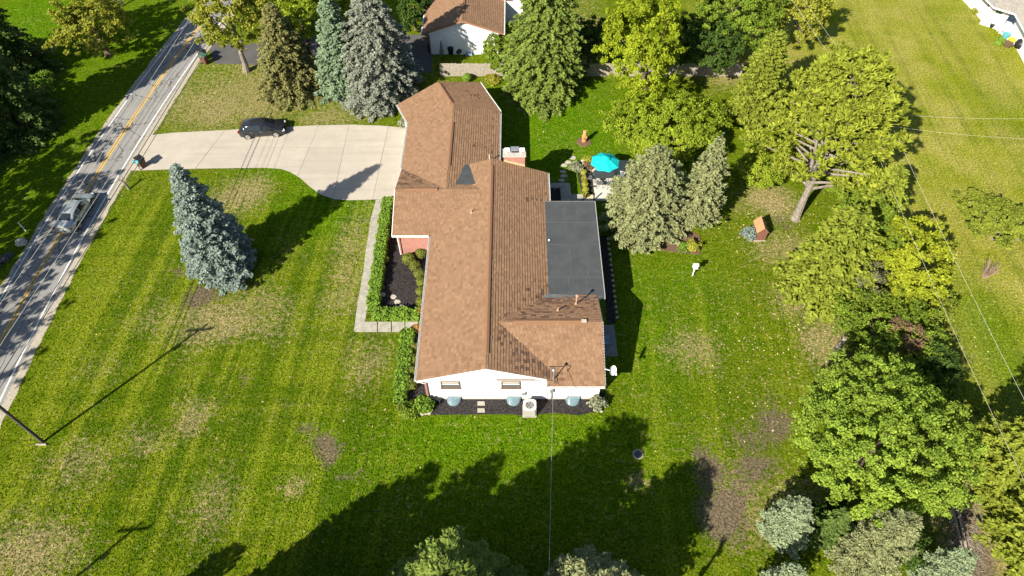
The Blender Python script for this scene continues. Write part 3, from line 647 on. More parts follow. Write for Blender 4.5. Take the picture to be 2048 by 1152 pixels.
# things along the gable end
M_well = mat('ribbed_plastic', (.13,.21,.25), (.20,.28,.31), 8, .3, spec=.5)
for i, (px, lab) in enumerate(((908,'ribbed blue grey window well cover nearest the downspout corner'), (1027,'ribbed blue grey window well cover beside the air conditioner'), (1145,'ribbed blue grey window well cover under the low roof edge'))):
    x = G(px,800)[0]; t = thing('window_well_cover', lab, 'well cover', (x,24.1,0), group='window well covers')
    n = 15; r_ = .52
    for k in range(n):
        a0 = -r_+2*r_*k/n; a1 = a0+2*r_/n-.022
        d0 = .55*math.sqrt(max(0,1-(a0/r_)**2))+.02; d1 = .55*math.sqrt(max(0,1-(a1/r_)**2))+.02; h = .42 + (.05 if k%2 else 0)
        obj('rib', B().add([(x+a0,24.1,h),(x+a1,24.1,h),(x+a1,24.1-d1,.14),(x+a0,24.1-d0,.14),(x+a0,24.1,h-.03),(x+a1,24.1,h-.03),(x+a1,24.1-d1,.02),(x+a0,24.1-d0,.02)],
            [(3,2,1,0),(4,5,6,7),(2,3,7,6),(1,2,6,5),(3,0,4,7)]), M_well, t)
# air conditioner
acx, acy = G(1059,826)[0], 23.15
ac = thing('air_conditioner', 'beige outdoor air conditioning unit with round fan on its pad', 'air conditioner', (acx,acy,0))
obj('pad', B().box(acx-.5,acx+.5,acy-.5,acy+.5,0,.10), M_conc2, ac)
M_ac = mat('beige_metal', (.55,.52,.45), (.5,.47,.41), 4, .45)
ca = B(); ca.prism([(acx+.42*a,acy+.42*b) for a,b in ((-.8,-1),(.8,-1),(1,-.8),(1,.8),(.8,1),(-.8,1),(-1,.8),(-1,-.8))], .10, .92); body = obj('casing', ca, mat('condenser_core', (.16,.15,.13), (.1,.1,.09), 20), ac)
for k in range(11):
    x = acx-.36+k*.072; obj('louvre', B().box(x-.022,x+.022,acy-.45,acy-.425,.16,.82), M_ac, ac)
for s in (-1,1):
    for k in range(11):
        y = acy-.36+k*.072; obj('louvre', B().box(acx+s*.437-.013,acx+s*.437+.013,y-.022,y+.022,.16,.82), M_ac, ac)
tp = B(); n = 24; V = []
for r_, z in ((.30,.925),(.30,.97),):
    for k in range(n): t = 2*math.pi*k/n; V.append((acx+r_*math.cos(t),acy+r_*math.sin(t),z))
for z in (.97,.90):
    for k in range(n): t = 2*math.pi*k/n; q_ = .46/max(abs(math.cos(t)),abs(math.sin(t))); q_ = min(q_,.56); V.append((acx+q_*math.cos(t),acy+q_*math.sin(t),z))
tp.add(V, [(i*n+k,i*n+(k+1)%n,(i+1)*n+(k+1)%n,(i+1)*n+k) for i in range(3) for k in range(n)]); obj('top_panel', tp, M_ac, ac)
for k in range(5):
    t = 2*math.pi*k/5+.3; obj('fan_blade', B().add([(acx+.05*math.cos(t),acy+.05*math.sin(t),.93),(acx+.27*math.cos(t),acy+.27*math.sin(t),.94),(acx+.27*math.cos(t+.7),acy+.27*math.sin(t+.7),.955),(acx+.06*math.cos(t+.9),acy+.06*math.sin(t+.9),.945)],[(0,1,2,3)]), mat('fan_grey', (.3,.3,.3), (.25,.25,.25), 5), ac)
for r_ in (.08,.16,.24): obj('guard_ring', B().tube([(acx+r_*math.cos(2*math.pi*k/20),acy+r_*math.sin(2*math.pi*k/20),.985) for k in range(21)], .006, 4), M_dark, ac)
tag(obj('disconnect_box', B().box(acx-.55,acx-.30,24.02,24.14,.75,1.1).tube([(acx-.42,24.08,.8),(acx-.35,23.8,.5),(acx-.3,23.55,.3)],.02,6), M_metal), 'small grey electric box on the white wall above the air conditioner', 'electric box')
# stone strip, hose, corner stones
for k, (y0, y1) in enumerate(((784,798),(800,812),(814,826))):
    q = [(955,y1),(970,y1),(969,y0+4),(955,y0+4)]; tag(obj('paver', B().prism([tuple(G(*p)[:2]) for p in q], .0, .09+.01*k), M_conc2), ['square concrete paver touching the white gable wall','square concrete paver in the middle of the mulch strip','square concrete paver at the lawn edge of the mulch strip'][k], 'paver', 'pavers crossing the mulch')
hs = thing('garden_hose_reel', 'small dark hose reel with tangled hose at the downspout corner', 'hose reel', (*G(876,797)[:2],0)); hx, hy = G(876,797)[:2]; hy = 23.9
obj('hose', B().tube([(hx+.25*math.cos(t)*(1+.2*math.sin(3*t)), hy+.12*math.sin(2*t), .3+.22*math.sin(t)) for t in np.linspace(0,12,60)], .018, 5), M_dark, hs)
obj('reel', B().tube([(hx-.12,hy,.3),(hx+.12,hy,.3)], .12, 12).box(hx-.2,hx-.15,hy-.2,hy+.1,0,.35).box(hx+.15,hx+.2,hy-.2,hy+.1,0,.35), M_dark, hs)

# ------------------------------------------------------------------ vegetation builders
def trunk(parent, base, top, r0, r1, m=M_bark, bend=.15, n=6, name='trunk', seg=9):
    base = np.array(base, float); top = np.array(top, float); P = []; rad = []
    for i in range(n+1):
        t = i/n; j = rng.normal(0, bend, 3)*math.sin(math.pi*t); j[2] = 0
        P.append(base+(top-base)*t+j); rad.append((r0+(r1-r0)*t)*(1.35 if i == 0 else 1))
    return obj(name, B().tube(P, rad, seg), m, parent), P
def conifer(name, label, cat, x, y, h, r, m, group=None, shape=.85, droop=.25, dens=1.0, z0=.03, size=.30, barkm=M_bark, lift=0.0, open_=0.0, flat=0.0):
    t = thing(name, label, cat, (x, y, 0), group=group)
    trunk(t, (x,y,-.05), (x,y,h*.93), .022*h+.05, .02, barkm, .03)
    nl = max(6, int(h/.33)); Cs=[];Us=[];Vs=[];Ts=[]
    zs = h*(z0 + (1-z0)*(np.arange(nl)+rng.uniform(-.3,.3,nl))/nl)
    lobes = rng.uniform(0, 6.28, 4)
    for zb in zs:
        f = 1 - zb/h; Rz = r*(max(f,0)**shape)*(1-.25*max(0, (.10-zb/h)/.10)) + .12
        nb = max(4, int((4.5+3.2*Rz)*dens)); a0 = rng.uniform(0, 6.28)
        for k in range(nb):
            if open_ and rng.random() < open_: continue
            a = a0 + 6.283*(k+rng.uniform(-.3,.3))/nb
            L = Rz*rng.uniform(.70,1.15)*(1+.09*math.sin(2*a+lobes[0]+zb*.35)+.07*math.sin(3*a+lobes[1]-zb*.5))
            n = int(max(6, 22*L*dens*(.3/size)**1.2)); s = np.sqrt(rng.uniform(.05,1.0,n)); d = np.array([math.cos(a), math.sin(a), 0]); l = np.array([-d[1], d[0], 0])
            wd = (.30*L*(1-s)*1.0+.16); tt = rng.uniform(-1,1,n)*wd
            z = zb + .25*L*lift*s - droop*L*s**2 + .10*L*np.maximum(0, s-.7)*2 - .25*np.abs(tt) + rng.normal(0,.05,n)
            c = np.array([x,y,0]) + d*(s*L)[:,None] + l*tt[:,None]; c[:,2] = np.maximum(z, .06)
            al = unit(d*(.75) + l*(np.sign(tt)*.6)[:,None] + np.stack([rng.normal(0,.25,n),rng.normal(0,.25,n),rng.normal(-.05,.28,n)],1))
            nr = unit(np.stack([rng.normal(0,.5,n)+.35*d[0],rng.normal(0,.5,n)+.35*d[1],np.ones(n)*.9],1)); sd_ = unit(np.cross(al, nr))
            ss = size*rng.uniform(.65,1.25,n)
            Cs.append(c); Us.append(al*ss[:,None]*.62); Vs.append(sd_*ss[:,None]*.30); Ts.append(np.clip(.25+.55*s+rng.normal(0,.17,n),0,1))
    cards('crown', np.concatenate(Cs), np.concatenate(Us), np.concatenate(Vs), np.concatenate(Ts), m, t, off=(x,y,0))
    return t
def crowncards(C, Rr, nclump, nleaf, leaf, clr=.55, lobe=.16, up=.35, hollow=.5, seed=None):
    C = np.array(C, float); Rr = np.array(Rr, float)
    D = rdir(nclump); D[:,2] = np.where(D[:,2] < -.45, -D[:,2]*.5, D[:,2]); D = unit(D)
    ph = rng.uniform(0, 6.28, 6); az = np.arctan2(D[:,1], D[:,0]); el = np.arcsin(np.clip(D[:,2],-1,1))
    f = 1 + lobe*(np.sin(3*az+ph[0]) + np.sin(5*az+ph[1]+2*el)*.7 + np.sin(4*el+ph[2]))*.6 + rng.normal(0, .05, nclump)
    rad = (hollow + (1-hollow)*rng.uniform(0,1,nclump)**.45)*f
    cc = C + D*rad[:,None]*Rr; cs = clr*rng.uniform(.65,1.25,nclump)
    tc = np.clip(rng.normal(.5,.2,nclump), 0, 1)
    n = nclump*nleaf; i = np.repeat(np.arange(nclump), nleaf)
    off = rdir(n)*(rng.uniform(0,1,n)**.5)[:,None]*cs[i][:,None]; off[:,2] *= .65
    P = cc[i] + off
    nr = unit(D[i]*.5 + np.array([0,0,up]) + rng.normal(0,.55,(n,3))); a = unit(np.cross(nr, rdir(n))); b = np.cross(nr, a)
    s = leaf*rng.uniform(.6,1.3,n)
    return P, a*s[:,None]*.6, b*s[:,None]*.42, np.clip(tc[i]*.6 + rng.uniform(0,.45,n),0,1), cc
def broadleaf(name, label, cat, C, Rr, m, base=None, group=None, dens=1.0, leaf=.26, clr=.6, lobe=.16, barkm=M_bark, r0=None, hollow=.5, limbs=6, nleaf=64, stems=1):
    C = np.array(C, float); base = np.array([C[0],C[1],0.]) if base is None else np.array(base, float)
    t = thing(name, label, cat, base, group=group)
    A = 4*math.pi*((Rr[0]*Rr[1])**.8+(Rr[0]*Rr[2])**.8+(Rr[1]*Rr[2])**.8)/3
    ncl = int(max(14, A/(clr*clr*2.0)*dens))
    P,U,V,T,cc = crowncards(C, Rr, ncl, nleaf, leaf, clr, lobe, hollow=hollow)
    k = P[:,2] > .05; P,U,V,T = P[k],U[k],V[k],T[k]
    r0 = r0 or .05*max(Rr)+.06
    for s in range(stems):
        tr, pts = trunk(t, base+([0,0,-.05] if stems==1 else [rng.normal(0,.2),rng.normal(0,.2),-.05]), C+[0,0,Rr[2]*.25] if stems==1 else C+rng.normal(0,.4,3)*Rr, r0/(stems**.5), r0*.3/(stems**.5), barkm, .06*max(Rr)*.5)
    o = []
    lb = B()
    for j in rng.integers(0, len(cc), limbs):
        st = base + (C-base)*rng.uniform(.35,.8); mid = (st+cc[j])/2 + rng.normal(0,.2,3)
        lb.tube([st, mid, cc[j]], [r0*.24, r0*.15, r0*.06], 6)
    if limbs: obj('branches', lb, barkm, t)
    cards('crown', P, U, V, T, m, t, off=base); return t
def crown_at(x0, x1, y0, y1, zc, rz):    # crown outline in the photo -> centre and radii
    c = G((x0+x1)/2, (y0+y1)/2, zc); r = wid((x0+x1)/2, (y0+y1)/2, (x1-x0)/2, zc); d = unit(ray((x0+x1)/2,(y0+y1)/2)); th = math.asin(-d[2])
    dist = np.linalg.norm(c-np.array([0,0,CAM_H])); hv = (y1-y0)/2/FPX*dist*.93
    ry = math.sqrt(max(.3*r*r, hv*hv-(rz*math.cos(th))**2))/math.sin(th); ry = min(max(ry, .7*r), 1.4*r)
    return c, (r, ry, rz)
LM = dict(
 palegreen=leafmat('pale_green_needles', (.045,.07,.03), (.30,.36,.20), .12),
 blue=leafmat('blue_spruce_needles', (.035,.055,.048), (.27,.335,.285), .12), silver=leafmat('silver_spruce_needles', (.05,.065,.05), (.275,.29,.225), .12),
 greyblue=leafmat('blue_green_needles', (.035,.065,.035), (.24,.32,.19), .12),
 olive=leafmat('olive_spruce_needles', (0.045,0.054,0.015), (0.242,0.227,0.078), .12), green=leafmat('green_needles', (0.032,0.058,0.010), (0.195,0.257,0.046), .15),
 darkgreen=leafmat('dark_needles', (.016,.034,.009), (.105,.155,.03), .12), hem=leafmat('hemlock_needles', (.045,.075,.007), (.265,.305,.035), .2), sage=leafmat('sage_needles', (.05,.066,.022), (.285,.30,.135), .12),
 yellow=leafmat('yellow_leaves', (.085,.115,.006), (.41,.45,.03)), lime=leafmat('lime_leaves', (0.070,0.115,0.008), (0.344,0.422,0.032)), leaf=leafmat('green_leaves', (0.045,0.083,0.008), (0.234,0.320,0.032)),
 dleaf=leafmat('dark_leaves', (0.015,0.038,0.008), (0.094,0.156,0.024)), pine=leafmat('pine_needles', (.07,.10,.008), (.37,.41,.045), .2), grey=leafmat('grey_leaves', (0.064,0.077,0.032), (0.266,0.266,0.133)),
 yl=leafmat('yellow_lime_leaves', (.075,.12,.006), (.36,.42,.022)), autumn=leafmat('turning_leaves', (.09,.115,.012), (.38,.38,.045)), maple=leafmat('maple_leaves', (0.058,0.109,0.010), (0.336,0.453,0.055)), box=leafmat('boxwood_leaves', (.05,.07,.01), (.27,.29,.055)), hedge=leafmat('hedge_leaves', (0.051,0.115,0.010), (0.250,0.390,0.046)),
 gold=leafmat('golden_boxwood_leaves', (0.115,0.128,0.013), (0.437,0.422,0.055)), orange=leafmat('orange_flowers', (0.333,0.128,0.026), (0.600,0.344,0.078)), brown=leafmat('brown_leaves', (0.077,0.051,0.032), (0.266,0.172,0.094)), redfl=leafmat('red_flowers', (0.384,0.026,0.026), (0.600,0.078,0.046)), whitefl=leafmat('pale_flowers', (.09,.12,.04), (.42,.42,.30)))
def T(kind, px, py, ty, w, m, label, name='spruce_tree', cat='tree', **kw):
    g_ = G(px, py); return conifer(name, label, cat, g_[0], g_[1], tall(px, py, ty), wid(px, py, w/2), LM[m], **kw)
# ---- conifers (base pixel, row of the top, width)
T(0, 455,538, 326, 142, 'blue', 'conical blue spruce alone on the front lawn', dens=1.5, shape=.8, droop=.16, size=.20, lift=.4, z0=.01)
T(0, 766,186, -60, 165, 'silver', 'big silver grey spruce beside the angled brown roof', dens=1.15, shape=.66, droop=.25, size=.25)
T(0, 694,184, -25, 105, 'greyblue', 'slim blue green spruce between the olive and silver spruces', dens=1.25, shape=.62, droop=.25, size=.25)
T(0, 588,180, 0, 138, 'olive', 'brownish olive spruce behind the parked dark car', dens=1.2, shape=.7, droop=.3, size=.24)
T(0, 1085,180, -110, 172, 'green', 'broad green spruce behind the back lawn near the board fence', dens=1.12, shape=.58, droop=.3, size=.27)
T(0, 1290,450, 292, 186, 'sage', 'wide sage green spruce beside the patio umbrella', dens=1.15, shape=.62, droop=.2, size=.22, lift=.5)
T(0, 1390,445, 270, 112, 'sage', 'narrow sage green spruce with pale trunk right of the wide one', dens=.95, shape=.75, droop=.2, size=.22, lift=.3, z0=.16, barkm=M_barkpale)
T(0, 1500,238, 60, 115, 'hem', 'pointed yellow green cedar beside the tall pine', name='cedar_tree', dens=1.2, shape=.62, droop=-.15, size=.24)
T(0, 35,262, -60, 190, 'darkgreen', 'dark drooping spruce at the left edge beside the road verge', dens=.85, shape=.8, droop=.45, size=.34, open_=.1)
T(0, 15,150, -120, 190, 'darkgreen', 'dark spruce behind the drooping one at the left edge', dens=.85, shape=.75, droop=.45, size=.34, open_=.1)
T(0, -70,330, -30, 170, 'darkgreen', 'dark spruce half outside the left edge', dens=.85, shape=.8, droop=.45, size=.34)
T(0, 1640,572, 415, 190, 'hem', 'low spreading yellow green hemlock near the little shed', name='hemlock_tree', dens=.9, shape=.5, droop=.3, size=.28, open_=.12)
T(0, 1720,475, 330, 150, 'hem', 'loose green hemlock behind the spreading one', name='hemlock_tree', dens=.9, shape=.6, droop=.3, size=.28, open_=.15)
T(0, 2000,950, 760, 190, 'hem', 'loose drooping hemlock at the right edge above the brushwood path', name='hemlock_tree', dens=.9, shape=.7, droop=.35, size=.26, open_=.12)
T(0, 2085,1110, 830, 235, 'hem', 'large drooping hemlock in the lower right corner', name='hemlock_tree', dens=.9, shape=.7, droop=.35, size=.26, open_=.1)
T(0, 1555,1070, 1005, 88, 'palegreen', 'small pale green spruce left of the grey one at the bottom right', dens=1.3, shape=.6, droop=.1, size=.13, lift=.6)
T(0, 1712,1120, 1035, 128, 'sage', 'grey bushy spruce below the big maple', dens=1.2, shape=.5, droop=.1, size=.13, lift=.6)
T(0, 1850,1160, 1105, 88, 'palegreen', 'pale green spruce at the bottom edge beside the stacked poles', dens=1.2, shape=.55, droop=.1, size=.13, lift=.6)
T(0, 1545,1190, 1140, 90, 'palegreen', 'pale spruce top cut by the bottom edge near the pole shadow', dens=1.2, shape=.6, droop=.1, size=.13, lift=.6)
T(0, 1640,1075, 1020, 70, 'darkgreen', 'small dark spruce in the shade between the two pale spruces', dens=1.0, shape=.7, droop=.2, size=.24)
# bottom edge: spruce tops below the camera and their neighbours that shade the lawn
conifer('spruce_tree', 'dark green spruce top at the bottom edge left of the wire', 'tree', -2.9, 8.6, 12.3, 4.5, LM['green'], shape=.42, droop=.2, lift=.3, size=.20, dens=1.1)
conifer('spruce_tree', 'sunlit grey green spruce top at the bottom edge right of the wire', 'tree', 4.3, 9.0, 9.0, 3.6, LM['sage'], shape=.42, droop=.15, lift=.5, size=.18, dens=1.25)
for i, (px, py, hh) in enumerate(((780,970,9.0),(680,1040,7.0),(490,1082,7.0),(880,925,12.5),(1010,905,12.5),(1130,905,12.5),(1180,965,10.0))):
    s_ = G(px, py); k = hh/math.tan(SUN_EL); bx, by = s_[0]-k*math.sin(SUN_AZ), s_[1]-k*math.cos(SUN_AZ)
    conifer('spruce_tree', 'spruce just below the bottom edge, known only by its shadow on the lawn', 'tree', bx, by, hh, .29*hh, LM['greyblue'], group='spruces below the frame', shape=.6, droop=.25, size=.40, dens=.95)

# ---- broadleaf trees (outline in the photo, centre height, half height)
def BL(x0,x1,y0,y1,zc,rz,m,label,name='broadleaf_tree',cat='tree',base=None,**kw):
    c, r_ = crown_at(x0,x1,y0,y1,zc,rz)
    return broadleaf(name, label, cat, c, r_, LM[m], base=None if base is None else (*G(*base)[:2],0), **kw)
BL(1592,1925,735,1030,4.6,3.9,'maple','huge round bright green maple at the lower right', name='maple_tree', leaf=0.14, clr=0.36, dens=1.5, lobe=.1, limbs=4)
BL(1200,1368,-15,215,6.0,5.2,'yl','tall yellow green maple by the board fence', name='maple_tree', leaf=0.19, clr=0.42, base=(1290,175))
BL(1225,1445,183,322,2.6,2.2,'lime','low rounded crab apple tree above the patio', name='crab_apple_tree', leaf=0.17, clr=0.42, dens=1.5)
BL(120,252,-12,116,3.6,3.2,'autumn','round yellow tinged tree on the far verge of the road', leaf=0.20, clr=0.47)
BL(385,540,-40,112,6.4,3.8,'autumn','yellowing roadside tree with pale trunk at the neighbour drive', base=(493,143), barkm=M_barkpale, leaf=0.22, clr=0.51, hollow=.35, dens=.8)
BL(560,645,-30,112,5.5,4.2,'lime','yellow green tree behind the olive spruce', leaf=0.22, clr=0.51)
BL(1380,1560,-30,88,4.5,3.8,'leaf','spreading green tree beyond the fence at the top', leaf=0.22, clr=0.51)
BL(1545,1655,-25,85,4.2,3.2,'autumn','orange tinged tree at the edge of the open field', leaf=0.22, clr=0.51, base=(1600,85))
BL(1340,1480,30,148,3.2,2.6,'dleaf','dark shaded tree between the maple and the fence gap', leaf=0.22, clr=0.47)
BL(1138,1222,45,128,2.8,2.4,'dleaf','dark green shrubby tree just beyond the board fence', leaf=0.20, clr=0.42)
BL(965,1040,75,140,2.0,1.7,'leaf','fresh green small tree leaning over the fence by the white gable', leaf=0.19, clr=0.38)
BL(1680,1800,375,520,3.0,2.4,'leaf','green tree between the hemlocks and the yellow tree', leaf=0.19, clr=0.42)
BL(1735,1897,440,600,3.0,2.5,'yellow','bright yellow tree at the edge of the field', leaf=0.19, clr=0.42)
BL(1690,1775,500,605,2.4,1.7,'grey','thin grey green tree with a pale leaning trunk', base=(1684,612), barkm=M_barkpale, leaf=0.16, clr=0.38, dens=.55, hollow=.2, limbs=10)
BL(1672,1885,588,735,1.9,1.7,'leaf','dense green thicket of shrubs above the big maple', name='shrub', cat='shrub', leaf=0.17, clr=0.42, stems=5)
BL(1770,1850,640,710,2.6,1.2,'brown','brown dying bush inside the green thicket', name='shrub', cat='shrub', leaf=0.14, clr=0.30, dens=.5, stems=3)
BL(1840,1905,690,790,1.6,1.6,'dleaf','dark shaded shrub between the thicket and the maple', name='shrub', cat='shrub', leaf=0.17, clr=0.38, stems=3)
BL(1475,1570,300,375,1.4,1.2,'lime','yellow green bush under the tall pine', name='shrub', cat='shrub', leaf=0.14, clr=0.34, stems=4)
BL(1640,1755,305,405,1.7,1.5,'leaf','deep green bush right of the pine trunk', name='shrub', cat='shrub', leaf=0.16, clr=0.34, stems=4)
BL(1838,1915,745,850,1.5,1.4,'leaf','green undergrowth between the big maple and the field edge', name='shrub', cat='shrub', leaf=.18, clr=.4, stems=3)
BL(1880,1960,800,900,1.8,1.6,'hem','yellow green undergrowth right of the big maple', name='shrub', cat='shrub', leaf=.18, clr=.4, stems=3)
BL(1600,1700,1000,1075,1.0,.9,'dleaf','dark low bush in the shade below the big maple', name='shrub', cat='shrub', leaf=.18, clr=.35, stems=3)
BL(1770,1850,1060,1130,1.2,1.0,'dleaf','dark low bush between the grey spruce and the stacked rails', name='shrub', cat='shrub', leaf=.18, clr=.35, stems=3)
BL(1700,1800,570,640,1.3,1.1,'hem','loose yellow green shrub under the thin grey tree', name='shrub', cat='shrub', leaf=.18, clr=.4, stems=3, dens=.7)
BL(1925,2030,385,480,1.7,1.4,'hem','multi stemmed round tree on the open field', base=(1990,485), barkm=M_barkpale, leaf=0.16, clr=0.34, stems=4, hollow=.3, dens=.8)
BL(2010,2075,410,500,1.5,1.3,'hem','small round tree cut by the right edge on the field', barkm=M_barkpale, leaf=0.16, clr=0.34, stems=4, hollow=.3)
BL(50,102,148,192,1.0,.9,'hedge','light green round bush in the shade of the dark spruce', name='shrub', cat='shrub', leaf=0.14, clr=0.30, stems=3)
BL(-10,60,205,262,1.0,.8,'hem','pale green low bush below the dark spruce at left', name='shrub', cat='shrub', leaf=0.14, clr=0.30, stems=3)
BL(795,860,-20,62,2.4,2.2,'dleaf','dark tree in shade left of the neighbour roof', leaf=0.20, clr=0.42)
BL(495,560,-60,60,5.5,2.8,'dleaf','dark tree behind the yellowing roadside tree', leaf=0.22, clr=0.51)
BL(640,700,-60,50,4.0,3.0,'lime','pale green tree behind the slim blue green spruce', leaf=0.22, clr=0.51)
BL(1800,1900,560,640,1.2,1.0,'hem','yellow green bush at the foot of the yellow tree', name='shrub', cat='shrub', leaf=0.16, clr=0.34, stems=3)

# tall pine: visible trunk, forked limbs, tufted needles
def pine(px, py):
    g_ = G(px, py); x, y = g_[0], g_[1]; h = 15.0
    t = thing('pine_tree', 'tall spreading pine with a bare forked trunk on the back lawn', 'tree', (x,y,0))
    tr = obj('trunk', B().tube([(x,y,-.1),(x+.05,y+.1,.8),(x+.1,y+.25,2.4),(x+.2,y+.4,4.2),(x+.1,y+.6,6.5),(x,y+.9,9),(x+.1,y+1.2,11.5),(x+.1,y+1.4,14)], [.46,.35,.29,.26,.21,.15,.10,.04], 10), M_barkpale, t)
    obj('fork', B().tube([(x+.15,y+.38,3.4),(x-.25,y+.45,4.6),(x-.5,y+.6,6.6),(x-.8,y+.9,9.0)], [.24,.19,.15,.07], 8), M_barkpale, t)
    lb = B(); ends = []
    for k in range(105):
        z = 3.4 + 11.2*(k/104)**.9; a = k*2.4+rng.uniform(-.4,.4); f = (z-3.4)/11.6
        L = min(1, (1-f)**.5*1.15)*5.6*rng.uniform(.7,1.08)+.5
        dt = -.51*math.cos(a)-.86*math.sin(a); gap = z < 9.2 and dt > .5
        if gap and (k % 4 or z < 5): continue
        if gap: L *= .45
        elif z < 11 and dt > .25: L *= .62
        if z < 4.6: L *= .75
        s = np.array([x+.1, y+.3+(z-4)*.10, z]); d = np.array([math.cos(a), math.sin(a), .16])
        m1 = s+d*L*.5+[0,0,.1]; e = s+d*L+[0,0,.25]
        lb.tube([s,m1,e],[.10*(1-f)+.04,.06*(1-f)+.03,.02],6)
        for q in range(7 if gap else int(4+L*3.6)):
            w = rng.uniform(.42,1.05); ends.append(s+(e-s)*w+np.array([-d[1],d[0],0])*rng.normal(0,.6)+[0,0,rng.normal(.15,.2)])
    obj('limbs', lb, M_barkpale, t)
    E_ = np.array(ends); n = 28; i = np.repeat(np.arange(len(E_)), n); N = len(i)
    D = rdir(N); D[:,2] = np.abs(D[:,2])*.9+.05; D = unit(D); tc = rng.uniform(.2,.8,len(E_))
    ln = rng.uniform(.30,.55,N); P = E_[i]+D*(ln*.55)[:,None]; W = unit(np.cross(D, rdir(N)))
    cards('crown', P, D*(ln*.55)[:,None], W*.075*rng.uniform(.7,1.4,N)[:,None], np.clip(tc[i]*.6+rng.uniform(0,.4,N),0,1), LM['pine'], t, off=(x,y,0))
pine(1590,438)

# roadside trees beyond the left edge; their bare, open crowns throw the dappled shade on the road
for i, (bx, by, hh, rr) in enumerate(((-49.6,20,13,3.6),(-50,27,14,3.6),(-49.5,14,12.5,3.4),(-50.5,33.5,13.5,3.4),(-52,40,12.5,3.2),(-51,8.5,11,3.2),(-55,47,10,3.2),(-56,25,13,3.4),(-56.5,34,13,3.4),(-59,43,14,3.6),(-62,52,14,3.8),(-60,32,13,3.6),(-65,40,14,3.6),(-58,16,13,3.6),(-66,48,14,3.8))):
    broadleaf('roadside_tree', 'open crowned roadside tree beyond the left edge, known only by its dappled shade', 'tree', (bx,by,hh*.62), (rr,rr,hh*.36), LM['autumn'], group='roadside trees outside the frame', leaf=.30, clr=.45, dens=.5, hollow=.1, limbs=34, nleaf=28)

# bare twiggy shrub on the field
g_ = G(1968,555); t = thing('twig_shrub', 'leafless brown twig shrub standing on the open field', 'shrub', (g_[0],g_[1],0)); bb = B()
for k in range(70):
    a = rng.uniform(0,6.28); s = rng.uniform(.1,.75); h_ = rng.uniform(1.0,1.9); b0 = g_+[.12*math.cos(a),.12*math.sin(a),0]
    bb.tube([b0, b0+[s*.4*math.cos(a),s*.4*math.sin(a),h_*.5], b0+[s*math.cos(a),s*math.sin(a),h_]], [.03,.02,.006], 4)
obj('twigs', bb, mat('twig', (.30,.22,.15), (.18,.13,.09), 6), t)

# ------------------------------------------------------------------ hedges, topiary, flowers
def hedge(label, pts, w, h, m='hedge', n=2600):
    P = [np.array(G(*q)[:2]) for q in pts]; t = thing('clipped_hedge', label, 'hedge', (*P[0],0)); Cs=[]; Ns=[]
    core = B()
    L = [np.linalg.norm(b-a) for a,b in zip(P[:-1],P[1:])]; tot = sum(L)
    for a, b, l in zip(P[:-1],P[1:],L):
        d = (b-a)/l; s = np.array([-d[1],d[0]]); k = int(n*l); u = rng.uniform(-.25,l+.25,k)
        side = rng.integers(0,4,k); q = rng.uniform(-1,1,k); z = rng.uniform(.03,1,k)
        off = np.where(side==0, -1, np.where(side==1, 1, q)); zz = np.where(side>=2, 1, z)
        wob = 1+.12*np.sin(u*3.1)+.1*np.sin(u*7.7+1)
        c = a+d*u[:,None]+s*(off*w/2*wob)[:,None]; nrm = np.stack([s[0]*off*(side<2), s[1]*off*(side<2), (side>=2)*1.0],1)
        Cs.append(np.column_stack([c, zz*h*wob])+rng.normal(0,.05,(k,3))); Ns.append(nrm)
        core.obox((*(a+b)/2, h*.42), (*d,0), (*s,0), (0,0,1), l/2+.1, w*.36, h*.42)
    C = np.concatenate(Cs); N = unit(np.concatenate(Ns)+[0,0,.3]+rng.normal(0,.5,(len(C),3))); A = unit(np.cross(N,rdir(len(C)))); Bv = np.cross(N,A); s = rng.uniform(.07,.14,len(C))
    C[:,2] = np.maximum(C[:,2], .03)
    obj('twig_core', core, mat('hedge_core', (.02,.03,.008), (.012,.018,.006), 6), t)
    cards('foliage', C, A*s[:,None], Bv*s[:,None]*.55, np.clip(rng.normal(.55,.25,len(C)),0,1), LM[m], t, off=(*P[0],0)); return t
hedge('long bright green hedge along the front walk', [(778,408),(772,440),(764,500),(756,560),(750,600),(748,628)], .85, .7, n=560)
hedge('short bright green hedge across the end of the mulch bed', [(752,634),(790,634),(832,634)], .8, .65, n=560)
hedge('bright green hedge below the walk beside the lower boxwoods', [(816,672),(812,710),(806,760),(801,806)], .85, .7, n=560)
def ball(label, px, py, w, m='box', h=None, group=None, name='round_boxwood', cat='boxwood', flow=None, z=0):
    r_ = wid(px,py,w/2); g_ = G(px,py,r_*.9); x,y = g_[0],g_[1]; h = h or r_*1.75; t = thing(name, label, cat, (x,y,z), group=group)
    n = int(700*(r_/.5)**1.6)+150; D = rdir(n); D[:,2] = np.where(D[:,2]<-.5, -D[:,2], D[:,2]); c = np.array([x,y,z+h*.5]); Rv = np.array([r_,r_,h*.5])
    P = c+D*Rv*rng.uniform(.86,1.05,n)[:,None]; N = unit(D+rng.normal(0,.45,(n,3))); A = unit(np.cross(N,rdir(n))); Bv = np.cross(N,A); s = rng.uniform(.05,.10,n)
    obj('twig_core', B().lathe((x,y,z), [(.25*r_,0),(.72*r_,.22*h),(.84*r_,.5*h),(.66*r_,.8*h),(.2*r_,.94*h)], 12), mat('boxwood_core', (.035,.045,.010), (.02,.028,.007), 10), t)
    cards('foliage', P, A*s[:,None], Bv*s[:,None]*.6, np.clip(rng.normal(.5,.25,n),0,1), LM[m], t, off=(x,y,z)); return t
gb = 'round boxwoods in the front beds'
